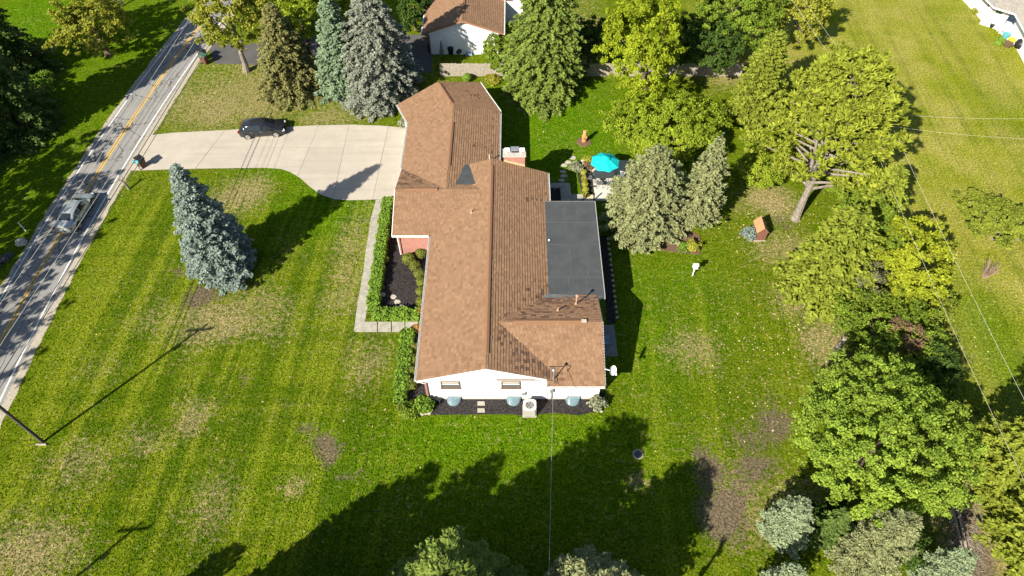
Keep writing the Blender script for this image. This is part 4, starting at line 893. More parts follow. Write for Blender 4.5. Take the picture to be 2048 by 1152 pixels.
for lab, px, py, w in (('round boxwood touching the brick wall', 841,507,22), ('largest round boxwood in the front bed, left of the brick one', 817,518,26), ('round boxwood second down the curved row', 829,531,22), ('round boxwood third down the curved row', 838,547,22),
    ('round boxwood fourth down the curved row, close to the eave', 842,563,20), ('round boxwood half under the eave above the orange flowers', 842,582,20), ('lowest round boxwood of the curved row above the orange flowers', 841,603,20),
    ('round boxwood just below the lower orange flowers', 829,694,20), ('round boxwood second below the walk', 827,718,22), ('round boxwood third below the walk', 825,742,22), ('round boxwood at the house corner by the downspout', 822,768,24)):
    ball(lab, px, py, w, group=gb)
ball('orange chrysanthemum mound above the walk', 838,624,18,'orange',name='flower_mound',cat='flowers',group='orange flower mounds'); ball('orange chrysanthemum mound below the walk', 834,657,18,'orange',name='flower_mound',cat='flowers',group='orange flower mounds')
ball('small yellow green bush at the inner edge of the hedge', 770,519,15,'gold',name='small_bush',cat='bush')
ball('small rusty bush beside the top of the hedge', 783,433,10,'brown',name='small_bush',cat='bush')
for k, (px, py) in enumerate(((1168,345),(1169,357),(1170,368),(1171,379),(1172,389))):
    ball(['topmost golden boxwood of the patio row, by the rocks','second golden boxwood of the patio row','middle golden boxwood of the patio row','fourth golden boxwood of the patio row','lowest golden boxwood of the patio row, by the steps'][k], px, py, 13, 'gold', group='golden boxwoods by the patio')
ball('round green shrub behind the angled roof end', 934,155,18,'hedge',name='small_bush',cat='bush')
def bush(label, px, py, w, m, h=None, leaf=.16, name='small_shrub', cat='shrub', **kw):
    r_ = wid(px,py,w/2); h = h or r_*1.3; c = G(px,py,h*.5); return broadleaf(name, label, cat, c, (r_,r_,h*.55), LM[m], leaf=leaf, clr=.25*max(1,r_), stems=3, limbs=4, nleaf=40, r0=.04, **kw)
bush('feathery bright green shrub at the lower left house corner', 848,808,34,'hedge')
bush('low green border plant beside the pale edging stones', 820,822,34,'leaf', h=.5)
bush('white flowering shrub at the lower right house corner', 1197,806,30,'whitefl')
bush('small blue spruce shrub against the little shed', 1497,468,24,'blue', h=1.1)
bush('yellow flowering plant at the tip of the mulch bed', 1388,492,22,'gold', h=.7)
bush('green plant beside the yellow one in the mulch bed', 1368,494,20,'hedge', h=.5)
bush('red flowers under the sage green spruces', 1352,457,14,'redfl', h=.5)
bush('tan ornamental grass clump at the head of the patio bed', 1178,322,16,'gold', h=.8)
bush('pale flowering bush left of the patio rocks', 1152,334,24,'whitefl', h=.6)
bush('rusty low shrub behind the patio rocks', 1182,330,22,'brown', h=.6)
bush('yellow green ground plants at the foot of the board fence', 985,158,30,'gold', h=.5)
bush('yellow flowers along the neighbour patio wall', 1957,22,16,'gold', h=.6)
bush('green plant by the white chairs of the neighbour patio', 1998,84,14,'hedge', h=.6)
bush('small pale shrub beside the garage corner', 806,247,14,'whitefl', h=.8)
# stepping stones, edging stones
for k, (px, py) in enumerate(((766,590),(787,595),(795,605),(803,615))):
    g_ = G(px,py); b0 = B().prism([(g_[0]+.28*math.cos(a)*random.uniform(.8,1.1), g_[1]+.26*math.sin(a)*random.uniform(.8,1.1)) for a in np.linspace(0,6.28,7)[:-1]], .03, .10)
    tag(obj('stepping_stone', b0, M_stone), ['leftmost pale stepping stone in the front mulch','second pale stepping stone in the front mulch','third pale stepping stone in the front mulch','rightmost pale stepping stone in the front mulch'][k], 'stone', 'stepping stones in the front bed')
for k, (px, py) in enumerate(((757,627),(762,629))): g_ = G(px,py); tag(obj('edging_rock', B().rock((g_[0],g_[1],0), .16,.14,.22,k), M_stone), ['small pale rock in the inner corner of the hedge','smaller pale rock beside the first one in the hedge corner'][k], 'rock')
for k in range(8):
    px = 808+k*7.2; g_ = G(px, 829-(k>5)*2); tag(obj('edging_rock', B().rock((g_[0],g_[1],0), .17,.13,.18,k+5), M_stone), 'pale edging stone in the row below the lower left corner shrub', 'rock', 'pale edging stones at the house corner')
for k in range(8):
    px = 1190+rng.uniform(-3,14); py = 806+k*2.4; g_ = G(px, py); tag(obj('edging_rock', B().rock((g_[0],g_[1],0), .13,.12,.15,k+25), M_stone), 'small pale stone in the cluster under the white flowering shrub', 'rock', 'pale stones under the flowering shrub')
for k in range(16):
    py = 478+k*10.5; px = 1207+ (py-478)*.115; g_ = G(px+9, py); tag(obj('edging_rock', B().rock((g_[0],g_[1],0), .14,.12,.15,k+45), M_stone), 'shaded edging stone in the line along the rear planting bed', 'rock', 'edging stones of the rear bed')
for k, (px, py) in enumerate(((1126,344),(1128,352),(1124,361),(1128,331),(1136,325),(1146,316))):
    g_ = G(px,py); tag(obj('stepping_stone', B().prism([(g_[0]+.34*math.cos(a)*random.uniform(.8,1.1), g_[1]+.24*math.sin(a)*random.uniform(.8,1.1)) for a in np.linspace(0,6.28,8)[:-1]], -.02, .05), M_stone), ['flat stepping stone third from the landing on the shaded back grass','flat stepping stone second from the landing on the shaded back grass','flat stepping stone next to the landing on the shaded back grass','flat stepping stone fourth from the landing on the shaded back grass','flat stepping stone fifth from the landing on the shaded back grass','flat stepping stone farthest from the landing, near the shadow tip'][k], 'stone', 'stepping stones on the back lawn')
for k in range(9):
    px, py = 1152+rng.uniform(0,40), 328+rng.uniform(-8,14); g_ = G(px,py); tag(obj('edging_rock', B().rock((g_[0],g_[1],0), .24,.2,.28,k+70), M_stone), 'pale rock in the pile at the head of the patio boxwoods', 'rock', 'rocks by the patio')

# ------------------------------------------------------------------ patio, steps, umbrella, table, chairs
pa = thing('patio', 'pale plank patterned concrete patio under the teal umbrella', 'patio', (*G(1212,370)[:2],0)); pa['kind'] = 'structure'; del pa['category']
x0, x1 = G(1186,360)[0], G(1262,360)[0]; y0, y1 = G(1200,402)[1], G(1200,322)[1]
k = 0; yy = y0
while yy < y1-.05:
    obj('plank', B().box(x0, x1, yy+.012, min(yy+.30,y1)-.012, -.05, .09+.003*random.random()), mat('patio_concrete', (.50,.48,.43), (.43,.41,.37), 2.5, .9, .2), pa); yy += .30
struct('patio_base', B().box(x0-.03, x1+.03, y0-.02, y1+.02, -.05, .07), M_conc2)
st = thing('rear_steps', 'shaded concrete landing and low walls beside the flat roof', 'steps', (*G(1130,385)[:2],0)); st['kind']='structure'; del st['category']
def gbox(pxs, pys, z0, z1, zz=0): a = G(pxs[0],pys[1],zz); b_ = G(pxs[1],pys[0],zz); return B().box(min(a[0],b_[0]),max(a[0],b_[0]),a[1],b_[1],z0,z1)
obj('slab', gbox((1097,1140),(368,377),-.05,.14), M_conc2, st); obj('slab', gbox((1122,1141),(377.5,404),-.05,.142), M_conc2, st); obj('slab', gbox((1142,1166),(390,406),-.05,.11), M_conc2, st)
obj('step', gbox((1168.5,1186),(392,405),-.05,.16), mat('tan_step', (.55,.45,.32), (.45,.37,.26), 4), st)
for px in (1167,1187): g_ = G(px,402); obj('rail_post', B().box(g_[0]-.05,g_[0]+.05,g_[1]-.05,g_[1]+.05,0,.95), M_dark, st)
struct('rear_well', gbox((1098,1121),(378,404),.0,.02), mat('dark_pit', (.02,.02,.02), (.012,.012,.012), 5))
# umbrella
uc = G(1211,319,2.45); um = thing('patio_umbrella', 'open teal patio umbrella over the dining table', 'umbrella', (uc[0],uc[1],.09))
M_teal = leafmat('teal_canvas', (.012,.50,.53), (.014,.52,.55), .22); n = 8; r_ = wid(1211,319,30,2.2); rot = .2
uv = [(uc[0]+r_*math.cos(2*math.pi*k/n+rot), uc[1]+r_*math.sin(2*math.pi*k/n+rot), 2.12) for k in range(n)]; ap = (uc[0],uc[1],2.72)
for k in range(n):
    a, b_ = np.array(uv[k]), np.array(uv[(k+1)%n]); A = np.array(ap); m_ = (a+b_)/2*.96+np.array([uc[0],uc[1],2.12])*.04+[0,0,.02]
    q1 = A+(a-A)*.5+[0,0,.07]; q2 = A+(b_-A)*.5+[0,0,.07]; qm = (q1+q2)/2-[0,0,.03]
    obj('canopy_panel', B().add([A,q1,qm,q2,a,m_,b_], [(0,1,2),(0,2,3),(1,4,5,2),(2,5,6,3)]), M_teal, um, smooth=True)
    obj('rib', B().tube([A-[0,0,.04], a-[0,0,.02]], .012, 5), M_dark, um)
obj('pole', B().tube([(uc[0],uc[1],.09),(uc[0],uc[1],2.78)], .025, 8), M_dark, um)
obj('vent_cap', B().lathe((uc[0],uc[1],2.66), [(.42,0),(.22,.10),(.03,.18)], 8), M_teal, um)
obj('finial', B().lathe((uc[0],uc[1],2.8), [(.03,0),(.05,.04),(.01,.1)], 8), M_dark, um)
obj('base', B().lathe((uc[0],uc[1],.09), [(.28,0),(.28,.05),(.06,.1),(.04,.3)], 14), M_dark, um)
tx, ty = uc[0]+.05, uc[1]-.15
tb = thing('patio_table', 'dark glass topped dining table under the teal umbrella', 'table', (tx,ty,.09))
obj('table_top', B().box(tx-.95,tx+.95,ty-.52,ty+.52,.78,.82), mat('smoked_glass', (.05,.055,.06), (.04,.045,.05), 3, .15, spec=.7), tb)
for a in (-1,1):
    for c in (-1,1): obj('leg', B().tube([(tx+a*.85,ty+c*.44,.09),(tx+a*.85,ty+c*.44,.78)], .025, 6), M_dark, tb)
def chair(label, cx, cy, rz):
    t = thing('patio_chair', label, 'chair', (cx,cy,.09), rz, 'patio chairs around the dining table'); M_sl = mat('grey_sling', (.13,.135,.14), (.10,.105,.11), 6, .7)
    obj('seat', B().box(-.25,.25,-.25,.25,.40,.43), M_sl, t, world=False)
    obj('backrest', B().add([(-.25,-.25,.43),(.25,-.25,.43),(.25,-.42,.95),(-.25,-.42,.95),(-.25,-.28,.43),(.25,-.28,.43),(.25,-.45,.95),(-.25,-.45,.95)],[(0,1,2,3),(7,6,5,4),(0,3,7,4),(1,5,6,2),(3,2,6,7),(0,4,5,1)]), M_sl, t, world=False)
    for s in (-1,1):
        obj('armrest', B().tube([(s*.28,-.32,.66),(s*.28,.22,.66),(s*.28,.27,.6)], .018, 6), M_dark, t, world=False)
        obj('leg', B().tube([(s*.28,.27,.62),(s*.28,.24,.3),(s*.28,.30,0)], .016, 6), M_dark, t, world=False)
        obj('leg', B().tube([(s*.28,-.32,.66),(s*.28,-.2,.35),(s*.28,-.38,0)], .016, 6), M_dark, t, world=False)
for lab, dx, dy, rz in (('left of the two chairs on the near side of the table',-.45,-.85,0),('right of the two chairs on the near side of the table',.45,-.9,.15),('chair at the left end of the patio table',-1.35,-.1,-1.57),('chair at the right end of the patio table',1.35,0,1.57),('far side chair hidden left under the umbrella',-.4,.9,3.14),('far side chair hidden right under the umbrella',.45,.9,3.14)):
    chair(lab+', grey sling', tx+dx, ty+dy, rz)
g_ = G(1190,374); tag(obj('drain_cover', B().box(g_[0]-.14,g_[0]+.14,g_[1]-.1,g_[1]+.1,.09,.102), M_dark), 'small dark drain cover set in the pale patio', 'drain')

# brick paver landing on the shaded side
ld = thing('paver_landing', 'shaded grey paver landing beside the rear wall', 'landing', (*G(1218,682)[:2],0)); ld['kind']='structure'; del ld['category']
a = G(1210,713); b_ = G(1233,651); X0, X1 = a[0], G(1234,700)[0]; ny = 11; nx = 5
me_ = None
for i in range(nx):
    for j in range(ny):
        dx = (X1-X0)/nx; dy = (b_[1]-a[1])/ny
        x_, y_ = X0+i*dx, a[1]+j*dy
        if me_ is None:
            me_ = obj('paver', B().box(-dx/2+.01,dx/2-.01,-dy/2+.01,dy/2-.01,-.03,.06), mat('grey_paver', (.24,.24,.24), (.17,.17,.17), 1.7, .9, .2), ld, world=False); o = me_
        else: o = me_.copy(); scene.collection.objects.link(o)
        o.location = (x_+dx/2-ld.location.x, y_+dy/2-ld.location.y, .004*random.random())
g_ = G(1212,690); t = thing('folded_chair', 'blue grey folding chair in shade at the rear door', 'chair', (g_[0],g_[1],.06))
obj('seat', B().box(g_[0]-.22,g_[0]+.22,g_[1]-.22,g_[1]+.22,.42,.46), mat('blue_grey_paint', (.2,.28,.34), (.16,.22,.28), 4), t)
obj('backrest', B().box(g_[0]-.22,g_[0]+.22,g_[1]+.22,g_[1]+.26,.46,.9), mat('blue_grey_paint', (.2,.28,.34)), t)
for a_ in (-1,1):
    for c_ in (-1,1): obj('leg', B().tube([(g_[0]+a_*.2,g_[1]+c_*.2,.06),(g_[0]+a_*.2,g_[1]+c_*.2,.43)], .015, 6), M_dark, t)

# ------------------------------------------------------------------ garden objects
def carving():
    g_ = G(1168,284); x,y = g_[0],g_[1]; struct('mulch_ring', B().lathe((x,y,-.02), [(.75,0),(.7,.06),(.2,.09)], 16), M_mulchb, 'round mulch ring on the back lawn')
    t = thing('wood_carving', 'orange carved wooden post figure in the round mulch ring', 'carving', (x,y,0)); m = mat('carved_wood', (.48,.25,.10), (.34,.16,.06), 9, .6, .3)
    obj('body', B().lathe((x,y,0), [(.24,0),(.26,.2),(.20,.55),(.24,.85),(.17,1.05),(.12,1.1)], 12, 1, .8), m, t, smooth=True)
    obj('head', B().lathe((x,y-.03,1.05), [(.08,0),(.19,.1),(.21,.24),(.14,.36),(.03,.4)], 12), m, t, smooth=True)
    for s in (-1,1): obj('ear', B().lathe((x+s*.15,y,1.36), [(.06,0),(.05,.07),(.01,.12)], 8), m, t); obj('paw', B().tube([(x+s*.2,y-.05,.75),(x+s*.16,y-.24,.62),(x+s*.05,y-.26,.6)], .06, 7), m, t)
    obj('snout', B().lathe((x,y-.22,1.18), [(.09,0),(.08,.06),(.03,.1)], 8), m, t)
carving()
def feeder(px, py, h, label, roofm, bodym, postm, name):
    g_ = G(px,py); x,y = g_[0],g_[1]; t = thing(name, label, 'bird house', (x,y,0))
    obj('post', B().tube([(x,y,0),(x,y,h-.3)], .05, 8), postm, t)
    obj('box', B().box(x-.14,x+.14,y-.14,y+.14,h-.26,h+.02), bodym, t)
    obj('roof', B().add([(x-.2,y-.2,h),(x+.2,y-.2,h),(x+.2,y,h+.17),(x-.2,y,h+.17),(x-.2,y+.2,h),(x+.2,y+.2,h)], [(0,1,2,3),(3,2,5,4),(0,3,4),(1,5,2),(0,4,5,1)]), roofm, t)
    obj('perch_tray', B().box(x-.2,x+.2,y-.2,y+.2,h-.29,h-.26), bodym, t)
    for s in (-1,1): obj('entrance_hole', B().tube([(x+s*.07,y-.145,h-.1),(x+s*.07,y-.13,h-.1)], .04, 10), M_black, t)
feeder(1385,551,1.35,'white bird house on a white post on the open back lawn', M_white, M_white, M_white, 'bird_house')
feeder(1437,292,1.6,'blue roofed bird feeder on a thin pole by the tall pine', mat('blue_feeder', (.13,.28,.36), (.1,.22,.3), 4), mat('blue_feeder', (.13,.28,.36)), M_dark, 'bird_feeder')
# little shed
def shed():
    a = G(1508,482); b_ = G(1530,482); x0,x1 = a[0],b_[0]-.05; y0 = a[1]; y1 = y0+1.25; xm = (x0+x1)/2; h = 1.15; hr = 1.62
    t = thing('little_shed', 'small reddish brown wooden shed with pitched roof on the back lawn', 'shed', (xm,(y0+y1)/2,0)); mw = mat('shed_wood', (.19,.085,.055), (.13,.06,.04), 8, .7, .3); mr = mat('shed_roof', (.42,.22,.11), (.33,.17,.085), 6, .8, .3)
    w = B(); gable_walls(w, x0, x1, y0, y1, .06, h, hr); obj('wall', w, mw, t)
    obj('base', B().box(x0-.05,x1+.05,y0-.05,y1+.05,0,.08), M_stone, t)
    for s in (-1,1):
        for k in range(4):
            f0, f1 = k/4, (k+1)/4; e = xm+s*(x1-x0)/2*1.18; ze = h-.06
            q = lambda f: (e+(xm-e)*f, ze+(hr+.06-ze)*f)
            (p0,z0),(p1,z1) = q(f0), q(f1+.04 if k<3 else f1); l = .03 if k<3 else .025
            obj('roof_board', B().add([(p0,y0-.12,z0+l),(p1,y0-.12,z1+.01),(p1,y1+.12,z1+.01),(p0,y1+.12,z0+l),(p0,y0-.12,z0),(p1,y0-.12,z1-.02),(p1,y1+.12,z1-.02),(p0,y1+.12,z0)], [(0,1,2,3),(7,6,5,4),(0,4,5,1),(1,5,6,2),(2,6,7,3),(3,7,4,0)]), mr, t)
    obj('door', B().box(xm-.22,xm+.22,y0-.03,y0-.002,.1,1.0), mw, t); obj('door_handle', B().box(xm+.13,xm+.16,y0-.05,y0-.03,.5,.62), M_dark, t)
shed()
# manhole lid
g_ = G(1276,909); t = thing('septic_lid', 'round dark septic lid with pale rim set in the lawn', 'lid', (g_[0],g_[1],0))
obj('rim', B().lathe((g_[0],g_[1],-.02), [(.36,0),(.36,.07),(.30,.08),(.30,.05)], 24), M_stone, t); obj('cover', B().lathe((g_[0],g_[1],0), [(.295,0),(.29,.065),(.05,.07)], 24), mat('lid_plastic', (.06,.06,.06), (.10,.10,.10), 16, .7), t)
for k in range(6): a = k*math.pi/3; obj('cover_rib', B().tube([(g_[0]+.06*math.cos(a),g_[1]+.06*math.sin(a),.075),(g_[0]+.25*math.cos(a),g_[1]+.25*math.sin(a),.07)], .012, 5), M_dark, t)
# white leaning stump, driftwood by the road, log rails
def gnarl(name, label, cat, pts, rad, m, twigs=()):
    t = thing(name, label, cat, (pts[0][0],pts[0][1],0)); obj('trunk', B().tube(pts, rad, 8), m, t)
    for p, q, r_ in twigs: obj('branch', B().tube([p, (np.array(p)+np.array(q))/2+[.05,.05,.05], q], [r_, r_*.7, r_*.4], 6), m, t)
g_ = G(1668,706); gnarl('dead_tree', 'whitish broken trunk leaning beside the green thicket', 'trunk', [g_, g_+[.3,.3,.9], g_+[.55,.5,1.7], g_+[.6,.7,2.2]], [.22,.17,.13,.05], M_barkpale, [(g_+[.4,.4,1.2], g_+[.1,.6,1.9], .08), (g_+[.5,.45,1.5], g_+[.95,.4,1.9], .07)])
g_ = G(258,378); gnarl('dead_stump', 'bare crooked little stump on the verge by the driveway', 'stump', [g_, g_+[-.1,.05,.5], g_+[-.25,.1,.9], g_+[-.55,.1,1.2]], [.13,.1,.08,.03], M_barkpale, [(g_+[-.2,.1,.8], g_+[.15,.1,1.3], .05), (g_+[-.22,.1,.85], g_+[-.2,.3,1.4], .05), (g_+[-.3,.1,.95], g_+[-.6,-.15,1.05], .04)])
ends = [((1890,960),(1930,1125)),((1897,950),(1935,1120))]
for k, (a, b_) in enumerate(ends):
    A, B2 = G(*a,.15), G(*b_,.15); tag(obj('fence_rail', B().tube([A+[0,0,.14*k],(A+B2)/2+[.05,0,.14*k],B2+[0,0,.14*k]], .09, 8), M_wood), ['left of two long weathered rails lying by the brush path','right of two long weathered rails lying by the brush path'][k], 'rail', 'long rails on the ground')
for k, (a, b_) in enumerate((((1898,1045),(1916,1035)),((1922,1133),(1940,1124)))):
    A, B2 = G(*a,.02), G(*b_,.02); tag(obj('cross_timber', B().tube([A,B2], .07, 6), M_wood), ['upper short timber under the long rails','lower short timber under the ends of the long rails'][k], 'timber')
sb = B()
for k in range(240):
    px, py = rng.uniform(1895,1965), rng.uniform(960,1150); g_ = G(px,py,.03); a = rng.uniform(0,6.28); l = rng.uniform(.1,.4); sb.tube([g_-[l*math.cos(a),l*math.sin(a),0], g_+[l*math.cos(a),l*math.sin(a),rng.uniform(0,.05)]], .012, 4)
o = obj('fallen_twigs', sb, M_wood); o['kind'] = 'stuff'; o['label'] = 'pale twigs scattered over the brown path at lower right'
# far verge: marker post, boulder, rock pile, slatted planter
g_ = G(52,462); tag(obj('marker_post', B().tube([g_, g_+[-.08,0,1.0], g_+[-.09,0,1.08]], [.045,.045,.02], 8), M_white), 'thin white marker post on the far verge', 'post')
g_ = G(45,487); tag(obj('boulder', B().rock((g_[0],g_[1],-.05), .5,.42,.55,3,10), M_stone), 'rounded grey boulder at the far edge of the road', 'boulder')
for k, (px, py, r_) in enumerate(((8,520,.6),(20,512,.45),(-8,535,.6))):
    g_ = G(px,py); tag(obj('boulder', B().rock((g_[0],g_[1],-.05), r_,r_*.8,r_*.8,k+13,9), mat('dark_rock', (.09,.085,.08), (.05,.047,.045), 5, .9, .5)), ['dark rock in the shade at the left edge of the road','smaller dark rock beside it nearest the road line','dark rock cut by the left edge'][k], 'boulder', 'dark rocks by the road')
g_ = G(14,282); t = thing('timber_bench', 'reddish slatted timber seat under the dark spruce', 'bench', (g_[0],g_[1],0))
for k in range(5): obj('slat', B().box(g_[0]-.8,g_[0]+.8,g_[1]-.5+k*.22,g_[1]-.5+k*.22+.16,.36,.42), mat('red_timber', (.25,.10,.06), (.17,.07,.045), 7), t)
for s in (-1,1): obj('leg', B().box(g_[0]+s*.65-.05,g_[0]+s*.65+.05,g_[1]-.5,g_[1]+.5,0,.36), M_wood, t)
# split rail fence pieces far verge
t = thing('rail_fence', 'thin rail fence beyond the round yellow tinged tree', 'fence', (*G(122,98)[:2],0))
fp = [G(108,112), G(120,92), G(132,76), G(246,10), G(265,-8)]
for p in fp: obj('post', B().box(p[0]-.06,p[0]+.06,p[1]-.06,p[1]+.06,0,1.1), M_wood, t)
for a, b_ in zip(fp[:-1],fp[1:]):
    for z in (.35,.65,.95): obj('rail', B().tube([a+[0,0,z], b_+[0,0,z]], .04, 5), M_wood, t)

# wheelie bins and mailbox
def bin_(label, px, py, rz, open_=False, lidm=None):
    g_ = G(px,py); t = thing('wheelie_bin', label, 'bin', (g_[0],g_[1],0), rz, 'brown wheelie bins by the road'); m = mat('brown_bin', (.12,.055,.035), (.10,.045,.03), 5, .5); lidm = lidm or M_black
    obj('body', B().add([(-.24,-.28,.08),(.24,-.28,.08),(.24,.26,.08),(-.24,.26,.08),(-.32,-.36,1.0),(.32,-.36,1.0),(.32,.36,1.0),(-.32,.36,1.0)], [(3,2,1,0),(4,5,6,7),(0,1,5,4),(1,2,6,5),(2,3,7,6),(3,0,4,7)]), m, t, world=False)
    obj('rim', B().box(-.35,.35,-.39,.39,.96,1.02), m, t, world=False)
    if open_: obj('lid', B().add([(-.35,.36,1.02),(.35,.36,1.02),(.35,.62,1.55),(-.35,.62,1.55),(-.35,.40,1.02),(.35,.40,1.02),(.35,.66,1.55),(-.35,.66,1.55)],[(0,1,2,3),(7,6,5,4),(0,4,5,1),(1,5,6,2),(2,6,7,3),(3,7,4,0)]), lidm, t, world=False)
    else: obj('lid', B().add([(-.37,-.42,1.03),(.37,-.42,1.03),(.37,.42,1.05),(-.37,.42,1.05),(-.30,-.34,1.10),(.30,-.34,1.10),(.30,.36,1.14),(-.30,.36,1.14)], [(3,2,1,0),(4,5,6,7),(0,1,5,4),(1,2,6,5),(2,3,7,6),(3,0,4,7)]), lidm, t, world=False)
    obj('handle', B().tube([(-.25,.46,.98),(.25,.46,.98)], .02, 6), M_black, t, world=False)
    for s in (-1,1): obj('wheel', B().tube([(s*.24-.04,.30,.1),(s*.24+.04,.30,.1)], .1, 10), M_black, t, world=False)
bin_('brown bin with black lid at the end of the concrete driveway', 287,333,.9)
bin_('brown bin with green lid at the neighbour drive', 412,127,1.2, lidm=mat('green_lid', (.05,.12,.09), (.04,.1,.07), 4))
bin_('brown bin tucked behind the green lidded one', 409,118,1.2)
g_ = G(281,341); t = thing('mailbox', 'teal mailbox on a post at the driveway mouth', 'mailbox', (g_[0],g_[1],0)); x,y = g_[0],g_[1]
obj('post', B().box(x-.05,x+.05,y-.05,y+.05,0,.95), M_wood, t)
mp = [(-.13,0),(.13,0),(.13,.14),(.09,.23),(0,.26),(-.09,.23),(-.13,.14)]; V = [(x-.28,y+a,.95+z) for a,z in mp]+[(x+.28,y+a,.95+z) for a,z in mp]; n = 7
obj('box', B().add(V, [tuple(range(n)),tuple(range(2*n-1,n-1,-1))]+[(i,n+i,n+(i+1)%n,(i+1)%n) for i in range(n)]), mat('teal_paint', (.10,.36,.38), (.08,.3,.32), 5, .4), t)
obj('newspaper_tube', B().tube([(x-.75,y+.05,.82),(x+.1,y+.05,.82)], .04, 8), M_wood, t)
obj('flag', B().box(x-.1,x+.02,y-.16,y-.14,1.05,1.22), mat('red_flag', (.5,.03,.03)), t)

# ------------------------------------------------------------------ cars
def car(name, label, cx, cy, rz, ST, paint, glass_spans, wind, rear, wx, tail_lo):
    t = thing(name, label, 'car', (cx,cy,.0), rz)
    def sec(s):
        x,zb,zl,zt,w,wt = s; zt2 = zt
        h = [(0,zb),(w*.86,zb),(w*.985,zb+.16),(w,zb+(zl-zb)*.6),(w*.965,zl),(wt+.03,zt-.055 if zt-zl>.15 else zl+(zt-zl)*.5),(wt*.82,zt),(0,zt+.025)]
        return [(x,y_,z_) for y_,z_ in h] + [(x,-y_,z_) for y_,z_ in h[-2:0:-1]]
    S = [sec(s) for s in ST]; n = len(S[0]); V = [p for s in S for p in s]
    F = [(i*n+k, i*n+(k+1)%n, (i+1)*n+(k+1)%n, (i+1)*n+k) for i in range(len(S)-1) for k in range(n)]
    F += [tuple(range(n)), tuple(range(len(S)*n-1, (len(S)-1)*n-1, -1))]
    bd = obj('body', B().add(V,F), paint, t, world=False, smooth=True)
    m = bd.modifiers.new('edge', 'EDGE_SPLIT'); m.split_angle = R(38)
    def pane(q, nm='window', ins=.07, par=t, mm=M_carglass):
        q = [np.array(p) for p in q]; c = sum(q)/len(q); nr = np.cross(q[1]-q[0], q[2]-q[0]); nr /= (np.linalg.norm(nr)+1e-9)
        if np.dot(nr, c-np.array([c[0]*.9,0,.6])) < 0: nr = -nr
        q = [p+(c-p)*ins+nr*.010 for p in q]; bk = [p-nr*.03 for p in q]; k = len(q)
        return obj(nm, B().add(q+bk, [tuple(range(k)), tuple(range(2*k-1,k-1,-1))]+[(i,k+i,k+(i+1)%k,(i+1)%k) for i in range(k)]), mm, par, world=False)
    for i, j in glass_spans:
        for s in (1,-1):
            a, b_ = S[i], S[j]; ix = lambda P, k: (P[k][0], s*P[k][1], P[k][2])
            pane([ix(a,4), ix(b_,4), ix(b_,5), ix(a,5)], 'side_window', .09)
    def screen(i, j, nm, ins):
        Q = np.array([[S[q][k] for k in (5,6,7,8,9)] for q in (i,j)], float); c = Q.mean((0,1)); Q = c+(Q-c)*np.array([1-ins*1.3,1-ins,1]); 
        zf = lambda q: 0
        e = np.array(S[j][7])-np.array(S[i][7]); nr = np.cross(e, [0,1,0]); nr = nr/np.linalg.norm(nr); nr = nr if nr[2] > 0 else -nr
        f0 = (1-(1-ins*1.3))/2
        for r in range(2):                # keep the inset rows on the slope of the body
            f = f0 if r == 0 else 1-f0
            for k, kk in enumerate((5,6,7,8,9)):
                p0, p1 = np.array(S[i][kk]), np.array(S[j][kk]); p = p0+(p1-p0)*f; p[1] *= (1-ins); Q[r,k] = p+nr*.014
        V = [tuple(p) for p in Q[0]]+[tuple(p) for p in Q[1]]; bk = [tuple(np.array(p)-nr*.03) for p in V]
        F = [(k,k+1,k+6,k+5) for k in range(4)]+[(10+k+5,10+k+6,10+k+1,10+k) for k in range(4)]+[(k,10+k,11+k,k+1) for k in range(4)]+[(5+k+1,15+k+1,15+k,5+k) for k in range(4)]+[(0,5,15,10),(4,14,19,9)]
        obj(nm, B().add(V+bk, F), M_carglass, t, world=False)
    screen(*wind, 'windshield', .08); screen(*rear, 'rear_window', .14)
    for x in wx:
        for s in (1,-1):
            y_ = s*(max(q[4] for q in ST)-.10)
            w = obj('wheel', B().tube([(x,y_-s*.12,.325),(x,y_+s*.115,.325)], .325, 20), mat('tyre_rubber', (.02,.02,.02), (.015,.015,.015), 8, .9), t, world=False)
            obj('wheel_arch', B().tube([(x,y_-s*.1,.36),(x,y_+s*.106,.36)], .375, 20), M_black, t, world=False)
            rm = B()
            for k in range(5):
                an = 2*math.pi*k/5; rm.obox((x+.12*math.cos(an), y_+s*.122, .325+.12*math.sin(an)), (math.cos(an),0,math.sin(an)), (0,1,0), (-math.sin(an),0,math.cos(an)), .11, .008, .032)
            rm.tube([(x+.215*math.cos(2*math.pi*k/20), y_+s*.12, .325+.215*math.sin(2*math.pi*k/20)) for k in range(21)], .022, 6)
            obj('rim', rm, mat('alloy', (.62,.62,.60), (.55,.55,.54), 5, .3, metallic=.6), w, world=False)
    f = ST[-2]; r_ = ST[1]
    for s in (1,-1):
        obj('headlight', B().obox((f[0]-.02, s*f[4]*.80, f[2]-.05), unit(np.array([1,-s*.5,0])), unit(np.array([s*.5,1,0])), (0,0,1), .13,.14,.06), mat('lamp_lens', (.6,.62,.64), (.5,.5,.5), 5, .1, spec=.8), t, world=False)
        obj('taillight', B().obox((r_[0]-.015, s*r_[4]*.84, tail_lo), unit(np.array([1,s*.45,0])), unit(np.array([-s*.45,1,0])), (0,0,1), .07,.16,.07), mat('tail_lens', (.28,.012,.012), (.22,.01,.01), 5, .15, spec=.6), t, world=False)
        mx = ST[wind[1]][0]-.25; mw = ST[wind[1]][4]
        obj('mirror', B().obox((mx, s*(mw+.09), ST[wind[1]][2]+.07), (1,0,0), (0,1,0), (0,0,1), .07,.11,.065), paint, t, world=False)
        for dx in (-.05,-.95): obj('door_handle', B().box(dx-.1,dx+.1, s*(mw+.012)-.015, s*(mw+.012)+.015, .80,.83), mat('chrome', (.7,.7,.7), (.6,.6,.6), 4, .2, metallic=.9), t, world=False)
